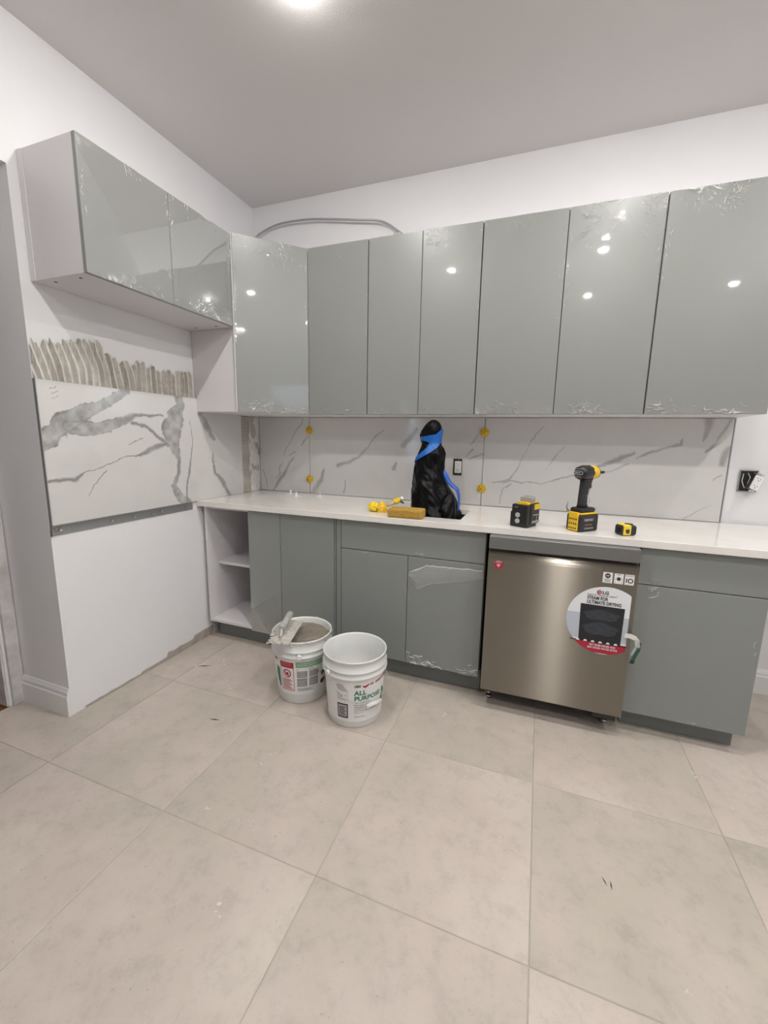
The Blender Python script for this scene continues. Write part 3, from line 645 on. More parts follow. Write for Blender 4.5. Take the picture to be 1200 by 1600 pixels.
# peeled flap of film hanging across the right door
nu, nv = 90, 26
S_, T_ = np.meshgrid(np.linspace(0, 1, nu), np.linspace(0, 1, nv), indexing='ij')
xx = 1.372 + 0.374 * S_; zt_ = 0.622 + 0.048 * np.clip(S_ * 4, 0, 1) + 0.010 * S_ ; zb_ = np.interp(S_, [0, .12, .3, .7, 1], [0.60, 0.535, 0.572, 0.605, 0.635])
zz = zt_ * (1 - T_) + zb_ * T_ + 0.004 * vn(S_ * 20, T_ * 0)
yy = Yb - 0.002 - 0.006 * np.sin(T_ * PI) - 0.003 * vn(S_ * 24, T_ * 6)
cr = 0.17 + 0.10 * vn(S_ * 9, T_ * 3) + 0.5 * (T_ < .06) + 0.18 * (T_ > .94) + 0.3 * np.clip(vn(S_ * 60, T_ * 9) - .8, 0, 1) * 4
grid('film_flap', np.stack([xx, yy, zz], -1), M['film'], d2, {'crease_glint': np.clip(cr, 0, 1)})
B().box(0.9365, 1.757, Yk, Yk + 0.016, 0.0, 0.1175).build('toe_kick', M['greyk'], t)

t = thing('end_base_cabinet', 'grey base cabinet right of the dishwasher, drawer over one wide door', 'cabinet')
B().box(2.405, 2.862, -0.594, -0.004, 0.100, 0.873).build('body', M['greym'], t)
d = door(t, 2.4035, 2.862, 0.7095, 0.868, Yb, M['greym'], 'drawer_front'); film(d, 2.4055, 2.860, .711, .866, Yb, seed=36, amp=.5, top=.1, bot=.35, side=.3, crease_glint=.8)
d = door(t, 2.4035, 2.862, 0.100, 0.7055, Yb, M['greym'], 'door'); film(d, 2.4055, 2.860, .102, .704, Yb, seed=37, amp=.5, top=.15, bot=.25, side=.2, crease_glint=.7)
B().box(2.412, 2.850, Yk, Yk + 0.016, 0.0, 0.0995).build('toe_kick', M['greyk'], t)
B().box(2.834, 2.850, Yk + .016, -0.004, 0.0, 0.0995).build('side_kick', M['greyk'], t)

# ------------------------------------------------------------------ countertop and sink
HX0, HX1, HY0, HY1 = 1.305, 1.610, -0.530, -0.200
ct = holes('countertop', [0.002, HX0, HX1, 3.19], [-0.641, HY0, HY1, -0.0135], {(1, 1)}, 2, 0.875, 0.907, M['quartz'])
bv = ct.modifiers.new('b', 'BEVEL'); bv.width = 0.0015; bv.segments = 2; bv.limit_method = 'ANGLE'
tag(ct, 'long white quartz countertop with a square sink cutout', 'countertop')
s = B(); x0, x1, y0, y1, zt_, zb2 = HX0 - 0.006, HX1 + 0.006, HY0 - 0.006, HY1 + 0.006, 0.8745, 0.70
for a in ((x0 - .02, x1 + .02, y0 - .02, y0), (x0 - .02, x1 + .02, y1, y1 + .02), (x0 - .02, x0, y0, y1), (x1, x1 + .02, y0, y1)):
    s.box(*a, zt_ - 0.002, zt_)
s.box(x0 - .002, x0, y0, y1, zb2, zt_ - .002); s.box(x1, x1 + .002, y0, y1, zb2, zt_ - .002); s.box(x0, x1, y0 - .002, y0, zb2, zt_ - .002); s.box(x0, x1, y1, y1 + .002, zb2, zt_ - .002)
s.box(x0, x1, y0, y1, zb2 - .002, zb2)
sk = s.build('bar_sink', M['steel']); tag(sk, 'small square undermount steel sink below the black bag', 'sink')

# ------------------------------------------------------------------ dishwasher
YD = -0.690
dw = thing('dishwasher', 'stainless steel dishwasher with a round product sticker and red sticker', 'dishwasher', (2.08, YD, 0), R_(0.8))
X0, X1 = -0.304, 0.309
B().box(X0 + .012, X1 - .012, 0.075, 0.65, 0.06, 0.852).build('tub', M['black'], dw)
B().box(X0 + .03, X1 - .03, 0.17, 0.19, 0.028, 0.10).build('kick_plate', M['black'], dw)
# door skin with a shallow recess profile under the control bar
pr = [(0.0, 0.110), (0.0, 0.768), (0.002, 0.780), (0.007, 0.791), (0.015, 0.799), (0.027, 0.805), (0.040, 0.812), (0.07, 0.812), (0.07, 0.104), (0.004, 0.104)]
nx = 40; V_ = []; F_ = []
for i in range(nx + 1):
    x = X0 + (X1 - X0) * i / nx
    for y, z in pr: V_.append((x, y, z))
m_ = len(pr)
for i in range(nx):
    for k in range(m_): F_.append((i * m_ + k, (i + 1) * m_ + k, (i + 1) * m_ + (k + 1) % m_, i * m_ + (k + 1) % m_))
F_ += [tuple(range(m_))[::-1], tuple(nx * m_ + k for k in range(m_))]
dp = pyd('door_panel', V_, F_, M['brushed'], dw); add_uv(dp)
bm = bmesh.new(); bm.from_mesh(dp.data); bmesh.ops.recalc_face_normals(bm, faces=bm.faces[:]); bm.to_mesh(dp.data); bm.free()
cb = B().box(X0, X1, -0.001, 0.06, 0.8165, 0.8735, bev=0.0012).build('control_bar', mat('satin_steel', (0.22, 0.22, 0.215), 0.42, metal=0.6), dw)
B().box(-0.10, 0.06, -0.0005, 0.02, 0.8125, 0.8165).build('pocket_handle', M['dark'], dw)
for x in (X0 + .035, X1 - .045):
    B().cyl((x, 0.115, 0.0), (x, 0.115, 0.012), 0.014, n=16).cyl((x, 0.115, 0.012), (x, 0.115, 0.07), 0.006, n=12).cyl((x, 0.115, 0.022), (x, 0.115, 0.032), 0.012, n=6).build('foot', M['steel'], dw)
for x in (X0 + .035, X1 - .045):
    B().cyl((x, 0.55, 0.0), (x, 0.55, 0.012), 0.014, n=16).cyl((x, 0.55, 0.012), (x, 0.55, 0.065), 0.006, n=12).build('foot', M['steel'], dw)
B().box(X1 - .115, X1 - .02, 0.005, 0.06, 0.082, 0.104).build('bottom_bracket', M['black'], dw)
def disc(r, n=64, cx=0, cz=0): return [(cx + r * math.cos(2 * PI * k / n), cz + r * math.sin(2 * PI * k / n)) for k in range(n)]
def flat(name, pts, m, parent, y, smooth=False):      # a thin printed patch facing -y
    return pyd(name, [(x, y, z) for x, z in pts] , [tuple(range(len(pts)))[::-1] if area(pts) > 0 else tuple(range(len(pts)))][:1], m, parent)
def area(p): return sum(p[i][0] * p[(i + 1) % len(p)][1] - p[(i + 1) % len(p)][0] * p[i][1] for i in range(len(p)))
EX, EZ = Vector((1, 0, 0)), Vector((0, 0, 1))
# round sticker (cut straight at the right)
sx, sz, sr, cut = 2.283 - 2.08, 0.545, 0.154, 2.373 - 2.08
def clipc(pts): return [p for p in pts if p[0] <= cut]
circ = [(min(x, cut), z) for x, z in disc(sr, 96, sx, sz)]
st = flat('round_sticker', circ, M['stickerw'], dw, -0.0006)
low = [(x, z) for x, z in circ if z <= 0.56]; low = sorted(low, key=lambda p: math.atan2(p[1] - sz, p[0] - sx) % (2 * PI))
def chord(z0, z1, m, y, nm):
    pts = []; n = 40
    L_ = []; R2 = []
    for k in range(n + 1):
        z = z0 + (z1 - z0) * k / n; w = math.sqrt(max(sr ** 2 - (z - sz) ** 2, 0)); L_.append((sx - w, z)); R2.append((min(sx + w, cut), z))
    return flat(nm, L_ + R2[::-1], m, st, y)
chord(0.452, 0.57, M['bluegrey'], -0.0008, 'grey_band')
chord(0.394, 0.445, M['red'], -0.0010, 'red_band')
flat('tub_picture', [(2.186 - 2.08, 0.440), (2.352 - 2.08, 0.440), (2.354 - 2.08, 0.611), (2.182 - 2.08, 0.613)], M['tubdark'], st, -0.0012)
for cz, h in ((0.568, 0.024), (0.505, 0.030)):
    pts = [(2.268 - 2.08 + 0.068 * math.cos(a) * (1 + .08 * math.sin(7 * a)), cz + h * math.sin(a) * (1 + .12 * math.sin(5 * a))) for a in np.linspace(0, 2 * PI, 48)[:-1]]
    flat('mist_picture', pts, M['tubmid'], st, -0.0014)
for k in range(6):
    x = 2.176 - 2.08 + k * 0.030
    flat('tine_picture', [(x, 0.441), (x + .016, 0.441), (x + .012, 0.449), (x + .004, 0.449)], M['stickerw'], st, -0.0016)
flat('tub_edge_picture', [(2.150 - 2.08, 0.4455), (2.374 - 2.08, 0.4415), (2.374 - 2.08, 0.437), (2.155 - 2.08, 0.441)], M['tubdark'], st, -0.0015)
def dtext(nm, s, size, m, x, z, y=-0.0018, parent=st, **kw): return text_flat(nm, s, size, m, parent, (x - 2.08, y, z), EX, EZ, **kw)
flat('logo_disc', disc(0.0095, 32, 2.250 - 2.08, 0.6725), M['red'], st, -0.0016)
dtext('lettering', 'G', 0.015, M['stickerw'], 2.2455, 0.668, bold=.0)
dtext('lettering', 'LG', 0.020, M['ink'], 2.262, 0.6655, bold=.03)
dtext('lettering', 'Dynamic Dry\u2122 Technology with TrueSteam\u2122', 0.0075, M['ink'], 2.205, 0.6560, sx=.80)
dtext('lettering', 'STEAM FOR', 0.0205, M['ink'], 2.205, 0.6370, bold=.03, sx=.76)
dtext('lettering', 'ULTIMATE DRYING', 0.0205, M['ink'], 2.205, 0.6175, bold=.03, sx=.76)
dtext('lettering', 'GET DRIER DISHES AND', 0.012, M['stickerw'], 2.283, 0.4255, bold=.02, sx=.8, align='CENTER')
dtext('lettering', '40%* FEWER WATER SPOTS', 0.012, M['stickerw'], 2.283, 0.4125, bold=.02, sx=.8, align='CENTER')
# three little square stickers
for k, x in enumerate((2.2565, 2.2985, 2.3385)):
    q = flat('small_sticker', [(x - 2.08, .7175), (x - 2.08 + .037, .7175), (x - 2.08 + .037, .7645), (x - 2.08, .7645)], M['paper'], dw, -0.0006)
    cx = x - 2.08 + .0185
    if k == 0:
        flat('emblem', disc(0.0105, 32, cx, .7495), M['ink'], q, -0.0010); dtext('lettering', 'NSF', .0085, M['paper'], x + .0185, .7465, -0.0014, q, align='CENTER', sx=.8)
        for j in range(4): flat('text_line', [(cx - .012, .7225 + j * .004), (cx + .012, .7225 + j * .004), (cx + .012, .7242 + j * .004), (cx - .012, .7242 + j * .004)], M['inkg'], q, -0.0010)
    elif k == 1:
        pts = [(cx + (.010 if i % 2 == 0 else .0065) * math.sin(i * PI / 5), .740 + (.010 if i % 2 == 0 else .0065) * math.cos(i * PI / 5)) for i in range(10)]
        flat('emblem', pts, M['ink'], q, -0.0010); dtext('lettering', 'GOOD', .005, M['ink'], x + .0185, .7575, -0.0010, q, align='CENTER')
        for dx, dz in ((-.013, .0), (.013, .0), (-.013, -.014), (.012, -.014)): flat('mark', disc(.0018, 8, cx + dx, .738 + dz), M['inkg'], q, -0.0010)
    else:
        flat('bar', [(cx - .013, .728), (cx - .009, .728), (cx - .009, .746), (cx - .013, .746)], M['ink'], q, -0.0010)
        ring = [(cx + .004 + .0105 * math.cos(a), .737 + .0105 * math.sin(a)) for a in np.linspace(0, 2 * PI, 33)[:-1]]
        flat('ring', ring, M['ink'], q, -0.0010); flat('ring_centre', disc(.0065, 24, cx + .004, .737), M['paper'], q, -0.0012)
        dtext('lettering', 'YEAR WARRANTY', .0042, M['ink'], x + .0185, .7565, -0.0010, q, align='CENTER')
    for a, b, c_, d_ in ((0, .037, 0, .0008), (0, .037, .0462, .047), (0, .0008, 0, .047), (.0362, .037, 0, .047)):
        if k: flat('border', [(x - 2.08 + a, .7175 + c_), (x - 2.08 + b, .7175 + c_), (x - 2.08 + b, .7175 + d_), (x - 2.08 + a, .7175 + d_)], M['ink'], q, -0.0009)
rs = flat('red_round_sticker', disc(0.0205, 40, 1.824 - 2.08, .743), M['red'], dw, -0.0006)
def arc(cx, cz, r0, r1, a0, a1, n=16):
    A = np.linspace(a0, a1, n); return [(cx + r1 * math.cos(a), cz + r1 * math.sin(a)) for a in A] + [(cx + r0 * math.cos(a), cz + r0 * math.sin(a)) for a in A[::-1]]
for r in (.0045, .008, .0115): flat('signal_arc', arc(1.824 - 2.08, .7315, r, r + .002, R_(45), R_(135)), M['paper'], rs, -0.0010)
flat('signal_dot', disc(.0018, 12, 1.824 - 2.08, .7325), M['paper'], rs, -0.0010)
flat('signal_cap', arc(1.824 - 2.08, .743, .0155, .0178, R_(35), R_(145)), M['paper'], rs, -0.0010)
dtext('lettering', 'Wi-Fi', .006, M['paper'], 1.824, .7475, -0.0010, rs, align='CENTER')
dtext('etched_mark', 'Inverter', .008, M['inkg'], 2.00, .385, -0.0006, dw)

# tape tab with green and black end hanging over the gap right of the dishwasher
tb = thing('tape_tab', 'strip of clear and green tape dangling from the right edge of the dishwasher', 'tape', (2.383, -0.70, 0.49))
def ribbon(name, pts, w, m, parent, side=(1, 0, 0), tw=0.0008):
    pts = [Vector(p) for p in pts]; V = []; F = []; sd = Vector(side).normalized() * w / 2
    for i, p in enumerate(pts):
        t_ = (pts[min(i + 1, len(pts) - 1)] - pts[max(i - 1, 0)]).normalized(); nn = t_.cross(sd).normalized() * tw
        V += [p - sd + nn, p + sd + nn, p + sd - nn, p - sd - nn]
        if i:
            a = 4 * (i - 1)
            for k in range(4): F.append((a + k, a + (k + 1) % 4, a + 4 + (k + 1) % 4, a + 4 + k))
    n = len(V); F += [(3, 2, 1, 0), (n - 4, n - 3, n - 2, n - 1)]
    return pyd(name, V, F, m, parent, smooth=False)
mclear = mat('clear_tape', (0.75, 0.78, 0.76), 0.15, alpha=0.55); mgr = mat('green_tape', (0.03, 0.12, 0.08), 0.25, alpha=0.8)
ribbon('tape_end', [(-0.022, -0.001, 0.010), (0.0, -0.003, 0.011), (0.018, -0.006, 0.006), (0.028, -0.006, -0.006)], 0.020, mat('white_tape', (0.75, 0.75, 0.73), 0.3), tb, (0.15, 0, 1))
ribbon('clear_strip', [(0.024, -0.008, 0.002), (0.030, -0.007, -0.03), (0.022, -0.001, -0.055), (0.018, 0.002, -0.075)], 0.018, mclear, tb)
ribbon('green_strip', [(0.034, -0.006, -0.01), (0.034, -0.006, -0.045), (0.026, -0.002, -0.07), (0.018, 0.0, -0.10)], 0.014, mgr, tb)
ribbon('black_tip', [(0.019, -0.001, -0.095), (0.016, -0.001, -0.112)], 0.017, M['ink'], tb)

# ------------------------------------------------------------------ tile levelling knobs
def knob_thing(x, z, lab, first=None):
    if first is not None: return dup(first, (x, -0.0125, z), 0, lab)
    t = thing('tile_leveler', lab, 'tile leveler', (x, -0.0125, z), group='yellow tile levelling knobs')
    Mx = Matrix.Rotation(R_(90), 4, 'X')
    B().lathe([(0.026, 0.0), (0.027, 0.003), (0.022, 0.006), (0.012, 0.009), (0.010, 0.016), (0.0, 0.018)], 24, M=Mx).build('cap', M['yellow'], t)
    for k in range(6):
        a = k * PI / 3
        B().box(0.008, 0.026, -0.017, -0.002, -0.002, 0.002, bev=.001, M=Matrix.Rotation(a, 4, 'Y')).build('rib', M['yellow'], t)
    B().box(-0.009, 0.009, -0.022, -0.016, -0.003, 0.003, bev=.001, M=Matrix.Rotation(0.6, 4, 'Y')).build('grip', M['yellowb'], t)
    B().cyl((0, -0.018, 0), (0, -0.0235, 0), 0.0035, n=10).build('stem', M['ink'], t)
    return t
k0 = knob_thing(0.432, 1.352, 'yellow tile leveler on the left joint, upper of the two')
knob_thing(0.432, 1.010, 'yellow tile leveler on the left joint, lower of the two', k0)
knob_thing(1.642, 1.355, 'yellow tile leveler on the middle joint, upper of the two', k0)
knob_thing(1.642, 1.013, 'yellow tile leveler on the middle joint, lower of the two', k0)

# ------------------------------------------------------------------ outlets
def outlet(lab, loc, rot, box=True):
    t = thing('wall_outlet', lab, 'outlet', loc)
    if box:
        B().box(-0.028, 0.026, -0.0012, 0.004, -0.051, 0.051).build('box_opening', M['dark'], t)
    e = bpy.data.objects.new('receptacle', None)
    me = B().box(-0.0205, 0.0205, -0.010, -0.003, -0.0365, 0.0365, bev=0.0015).box(-0.0215, 0.0215, -0.0045, 0.02, -0.036, 0.036, mi=1)
    r = me.build('receptacle', [M['wplas'], M['black']], t); r.rotation_euler = rot[1]; r.location = rot[0]
    for sgn in (1, -1):
        zc = 0.019 * sgn
        B().box(-0.0085, -0.0062, -0.0106, -0.0095, zc - .001, zc + .007).box(0.0062, 0.0085, -0.0106, -0.0095, zc - .001, zc + .006).cyl((0, -0.0106, zc - .007), (0, -0.0095, zc - .007), .0027, n=10).build('slots', M['ink'], r)
        B().box(-0.009, 0.009, -0.0062, -0.005, 0.037 * sgn - .001, 0.050 * sgn + .001).cyl((0, -0.009, 0.043 * sgn), (0, -0.006, 0.043 * sgn), .0035, n=10).cyl((-.014, -.0062, .048 * sgn), (-.014, -.005, .048 * sgn), .004, n=10).cyl((.014, -.0062, .048 * sgn), (.014, -.005, .048 * sgn), .004, n=10).build('yoke', M['steel'], r)
    B().box(-0.004, 0.004, -0.0108, -0.0098, -.003, .003).build('test_button', M['wplas'], r)
    return t
outlet('white outlet set in the marble backsplash beside the black bag', (1.489, -0.0155, 1.140), ((0.003, 0, 0), (0, 0, 0)))
t = outlet('crooked white outlet hanging out of an open box on the right', (2.962, -0.004, 1.130), ((0.017, -0.045, -0.006), (R_(-8), R_(24), R_(14))), box=False)
b = B(); b.box(-0.036, 0.036, -0.004, 0.0035, -0.052, 0.052); b.build('box_opening', M['dark'], t)
b = B()
for a in ((-0.038, -0.034, -0.054, 0.054), (0.034, 0.038, -0.054, 0.054), (-0.038, 0.038, 0.050, 0.054), (-0.038, 0.038, -0.054, -0.050)): b.box(a[0], a[1], -0.007, -0.0035, a[2], a[3])
b.build('box_rim', M['inkg'], t)
for k, pts in enumerate((((-.022, -.006, .036), (-.030, -.02, 0), (-.020, -.03, -.034), (0, -.03, -.02)), ((-.004, -.006, .04), (-.002, -.03, .02), (-.012, -.035, -.01), (.01, -.035, -.02)), ((.01, -.006, .042), (.028, -.03, .040), (.03, -.04, .02), (.03, -.03, 0)))):
    B().tube(pts, .0016, 6).build('wire', M['wplas'] if k < 2 else M['steel'], t)

# ------------------------------------------------------------------ flexible conduit above the cabinets
cp = np.array([(0.02, -0.10, 2.385), (0.025, -0.06, 2.50), (0.05, -0.04, 2.62), (0.12, -0.03, 2.665), (0.25, -0.03, 2.69), (0.45, -0.03, 2.685), (0.62, -0.03, 2.662), (0.80, -0.03, 2.632), (0.93, -0.03, 2.610), (1.00, -0.03, 2.580), (1.06, -0.04, 2.535), (1.12, -0.06, 2.48), (1.16, -0.10, 2.39)])
def spline(P, n):
    P = np.array(P, float); T = np.linspace(0, len(P) - 1.001, n); out = []
    for t_ in T:
        i = int(t_); f = t_ - i; p0, p1, p2, p3 = P[max(i - 1, 0)], P[i], P[min(i + 1, len(P) - 1)], P[min(i + 2, len(P) - 1)]
        out.append(0.5 * ((2 * p1) + (-p0 + p2) * f + (2 * p0 - 5 * p1 + 4 * p2 - p3) * f ** 2 + (-p0 + 3 * p1 - 3 * p2 + p3) * f ** 3))
    return out
pp = spline(cp, 420)
o = B().tube(pp, [0.0058 if k % 2 else 0.0070 for k in range(420)], 10, smooth=False).build('electrical_conduit', M['zinc'])
tag(o, 'flexible metal conduit arching over the corner wall cabinets', 'conduit')
o = B().box(1.140, 1.185, -0.315, -0.29, 2.3785, 2.392, bev=.002).box(1.146, 1.156, -0.312, -0.293, 2.391, 2.396).build('cable_clamp', M['inkg']); tag(o, 'small dark clamp lying on top of the back wall cabinets', 'clamp')

# ------------------------------------------------------------------ buckets
CAMXY = Vector((1.963, -2.6018))
def bucket_r(z, h, rb, rr):   # body radius at height z
    k = z / h; return rb + (rr - rb) * (k / 0.72 if k < .72 else 1) * 0.955 if k < .72 else rr * 0.955
def make_bucket(label, c, h, rb, rr, seed, fill, ear_phi):
    d = CAMXY - Vector(c); base = math.atan2(d.y, d.x)       # local -Y faces the viewer
    t = thing('bucket', label, 'bucket', (c[0], c[1], 0), base + PI / 2, group='white joint compound buckets')
    rs_ = rr * 0.955; zl = 0.72 * h
    prof = [(0, 0.004), (rb - .012, 0.004), (rb - .008, 0.0), (rb - .003, 0.0), (rb, .006), (rs_, zl), (rs_ + .001, zl + .004), (rr + .003, zl + .010), (rr + .004, zl + .016), (rs_ + .003, zl + .019),
            (rs_ + .002, zl + .034), (rr + .002, zl + .038), (rr + .002, zl + .043), (rs_ + .003, zl + .046), (rs_ + .003, h - .012), (rr - .001, h - .010), (rr, h - .002), (rr - .002, h), (rr - .004, h - .001), (rs_ - .001, h - .008)]
    prof += [(rs_ - .002, zl), (rb - .003, .012), (0, .010)]
    b = B().lathe(prof, 72); b.build('shell', M['pail'], t)
    rad = lambda z: rb + (rs_ - rb) * min(max((z - .006) / (zl - .006), 0), 1)
    def W(phi, z, off=0.0006):                 # phi: degrees, positive to the viewer's right
        a = R_(phi); r = rad(z) + off; return (r * math.sin(a), -r * math.cos(a), z)
    t['_'] = 0; del t['_']
    return t, W, rad
def wrap_patch(name, W, p0, p1, z0, z1, m, parent, off=0.0006, n=None):
    n = n or max(2, int(abs(p1 - p0) / 3) + 1); nz = 2
    V = []; F = []
    for i in range(n + 1):
        for j in range(nz + 1): V.append(W(p0 + (p1 - p0) * i / n, z0 + (z1 - z0) * j / nz, off))
    for i in range(n):
        for j in range(nz): a = i * (nz + 1) + j; F.append((a, a + nz + 1, a + nz + 2, a + 1))
    return pyd(name, V, F, m, parent)
def wrap_poly(name, W, pts, m, parent, off=0.0009):
    V = [W(p, z, off) for p, z in pts]; c = (sum(p[0] for p in pts) / len(pts), sum(p[1] for p in pts) / len(pts)); V.append(W(*c, off)); n = len(pts)
    return pyd(name, V, [(k, (k + 1) % n, n) for k in range(n)], m, parent)
def wrap_text(name, W, s, size, phi, z, m, parent, r=0.14, off=0.0012, slant=0.0, **kw):
    V, F = text2d(s, size, **kw); return pyd(name, [W(phi + math.degrees(x / r), z + y + x * slant, off) for x, y in V], F, m, parent)
def bail(t, ear_phi, h, z_ear, rr, drop, grip=True, out=None):
    a = R_(ear_phi); ex_ = Vector((math.sin(a), -math.cos(a), 0)); pr_ = Vector((math.cos(a), math.sin(a), 0))   # pr_: 90 deg to the viewer's right of the ear
    pts = []
    for k in range(41):
        u = PI * k / 40; pts.append(ex_ * (rr + .006) * math.cos(u) + pr_ * (rr + .004) * math.sin(u) + Vector((0, 0, z_ear - drop * math.sin(u))))
    hd = B().tube(pts, 0.0018, 8).build('wire_handle', M['steel'], t)
    if grip:
        g = B(); g.cyl(pts[16], pts[23], 0.0092, n=16); g.build('handle_grip', M['wplas'], hd)
    for s_ in (1, -1):
        p = ex_ * s_ * (rr * 0.955); q = ex_ * s_ * (rr + .012)
        B().cyl((p.x, p.y, z_ear), (q.x, q.y, z_ear), 0.014, 0.011, n=20).build('ear', M['wplas'], t)

# right bucket: empty, green lettering
h1, rb1, rr1 = 0.334, 0.1273, 0.150
t, W, rad = make_bucket('empty white bucket with green ALL PURPOSE lettering, the right one', (1.2126, -0.938), h1, rb1, rr1, 1, None, 0)
bail(t, -52, h1, 0.262, rr1, 0.150)
lb = wrap_patch('printed_label', W, -84, 84, .035, .232, M['paper'], t, .0004, 60)
wrap_text('lettering', W, 'ALL', .0315, -1, .172, M['green'], lb, bold=.03, sx=1.08)
wrap_text('lettering', W, 'PURPOSE', .0315, -1, .1435, M['green'], lb, bold=.03, sx=1.06)
wrap_text('lettering', W, 'USG', .015, -1, .212, M['ink'], lb, bold=.05)
wrap_poly('check_mark', W, [(14, .219), (18, .214), (21, .217), (26, .222), (28, .218), (22, .207), (19, .205), (16, .209)], M['red'], lb)
wrap_text('lettering', W, 'RED', .012, 29, .214, M['red'], lb, bold=.04, sx=.9)
wrap_text('lettering', W, 'SHEETROCK', .015, 41, .213, M['red'], lb, bold=.05, slant=.08)
wrap_patch('red_stripe', W, 68, 84, .212, .222, M['red'], lb, .001)
wrap_text('lettering', W, 'JOINT COMPOUND', .009, -2, .129, M['inkg'], lb)
wrap_poly('green_arc', W, [(62, .170), (70, .160), (75, .140), (76, .115), (72, .095), (60, .078), (48, .066), (54, .085), (60, .110), (63, .140)], M['green'], lb)
for k, (s_, z) in enumerate((('PARA TODO USO', .117), ('Ready Mixed  COMPUESTO', .107), ('Contents 17 L', .098), ('LISTO PARA USAR / PRE-MIXED', .088), ('Net 4.5 gal', .078), ('MADE IN USA', .058))):
    wrap_text('small_print', W, s_, .0085, -1, z, M['inkg'], lb, bold=.02)
wrap_poly('white_drip', W, [(22, .085), (30, .088), (38, .084), (44, .088), (46, .060), (43, .045), (40, .070), (33, .078), (26, .079)], M['wplas'], lb, .0018)
fr = wrap_patch('notice_frame', W, -35, -13, .052, .126, M['ink'], lb, .0008); wrap_patch('notice_panel', W, -32.8, -15.2, .060, .119, M['inklg'], fr, .0012)
for k in range(7): wrap_patch('text_line', W, -31, -17 - (k % 3) * 1.5, .066 + k * .0068, .0695 + k * .0068, M['ink'], fr, .0016)
for k in range(5): wrap_patch('text_line', W, -35, -22 + 2.2 * (4 - k) * (k < 4), .192 + k * .0065, .1955 + k * .0065, M['inkg'], lb, .0008)
fx = wrap_patch('notice_frame', W, -35, -13, .140, .188, M['inklg'], lb, .0008); wrap_patch('notice_panel', W, -34.2, -13.8, .1415, .1865, M['paper'], fx, .0010)
for k in range(4): wrap_patch('text_line', W, -33, -16 - (k % 2) * 8, .147 + k * .0095, .151 + k * .0095, M['inkg'], fx, .0014)
for k in range(16): wrap_patch('red_print', W, -80, -70 - (k % 3) * 1.5, .05 + k * .011, .056 + k * .011, M['redp'], lb, .0008)
# dried residue in the bottom
rs0 = rr1 * .955
B().lathe([(0, .0135), (rb1 - .010, .0135), (rb1 - .004, .020), (rb1 - .004, .0115), (0, .0115)], 48).build('residue', mat('dusty_residue', (0.52, 0.50, 0.47), 0.7, vary=(0.40, 0.38, 0.35), vscale=30), t)

# left bucket: full of mortar
h2, rb2, rr2 = 0.341, 0.1215, 0.150
t, W, rad = make_bucket('mortar-filled white bucket with red warning panel, the left one', (0.8923, -0.885), h2, rb2, rr2, 2, True, 0)
bail(t, -6, h2, 0.268, rr2, 0.150, grip=False)
lb = wrap_patch('printed_label', W, -84, 84, .055, .240, M['paper'], t, .0004, 60)
rbx = wrap_patch('warning_panel', W, -49, -18, .075, .232, M['redp'], lb, .0007); wrap_patch('warning_paper', W, -47.5, -19.5, .080, .200, M['paper'], rbx, .0010)
wrap_patch('warning_header', W, -49, -18, .202, .232, M['red'], rbx, .0011)
for z in (.222, .212): wrap_patch('text_line', W, -45, -23, z, z + .0035, M['redp'], rbx, .0015)
cz_ = .170
ringp = [(-33.5 + 9.2 * math.cos(a), cz_ + .023 * math.sin(a)) for a in np.linspace(0, 2 * PI, 30)[:-1]]; wrap_poly('symbol_disc', W, ringp, M['red'], rbx, .0014)
wrap_poly('symbol_centre', W, [(-33.5 + 6.8 * math.cos(a), cz_ + .017 * math.sin(a)) for a in np.linspace(0, 2 * PI, 24)[:-1]], M['paper'], rbx, .0018)
wrap_poly('symbol_figure', W, [(-37, .162), (-31, .158), (-29, .170), (-31, .180), (-34, .174), (-38, .178)], M['red'], rbx, .0022)
wrap_poly('symbol_bar', W, [(-39.5, .182), (-37.8, .184), (-27.5, .158), (-29.2, .156)], M['red'], rbx, .0025)
for k in range(8): wrap_patch('text_line', W, -45.5, -22 - (k % 3) * 3, .085 + k * .0072, .0885 + k * .0072, M['red'], rbx, .0014)
wrap_patch('green_band', W, -14, 62, .206, .236, M['greenl'], lb, .0008)
for z in (.226, .216): wrap_patch('band_line', W, -12, 58, z, z + .002, M['paper'], lb, .0012)
for p0, p1 in ((-12, 9), (13, 33)):
    for z0, z1 in ((.150, .186), (.100, .146)):
        q = wrap_patch('instruction_panel', W, p0, p1, z0, z1, M['inkg'], lb, .0008)
        for k in range(3): wrap_patch('text_line', W, p0 + 2, p1 - 2 - 3 * (k % 2), z0 + .007 + k * .011, z0 + .011 + k * .011, M['inklg'], q, .0012)
    wrap_text('numeral', W, '1' if p0 < 0 else '2', .012, p0, .191, M['ink'], lb, bold=.04)
for k in range(3): wrap_patch('text_line', W, -12, 24 - 5 * (k == 1), .076 + k * .006, .0795 + k * .006, M['inkg'], lb, .0008)
wrap_poly('dark_symbol', W, [(42, .195), (48, .205), (54, .190), (52, .170), (45, .172)], M['ink'], lb); wrap_poly('dark_symbol', W, [(40, .160), (50, .158), (52, .140), (42, .135)], M['ink'], lb); wrap_poly('dark_symbol', W, [(41, .112), (52, .118), (55, .100), (47, .085), (40, .095)], M['ink'], lb)
wrap_poly('green_arc', W, [(-62, .196), (-58, .190), (-53, .186), (-53, .085), (-57, .080), (-63, .110), (-66, .150)], M['green'], lb)
wrap_patch('red_mark', W, -70, -58, .225, .236, M['red'], lb, .001)
wrap_poly('mortar_splash', W, [(52, .200), (66, .210), (74, .160), (70, .09), (58, .075), (56, .130)], M['mud'], lb, .0016)
A_, Rr = np.meshgrid(np.linspace(0, 2 * PI, 73), np.linspace(0, 1, 36), indexing='ij')
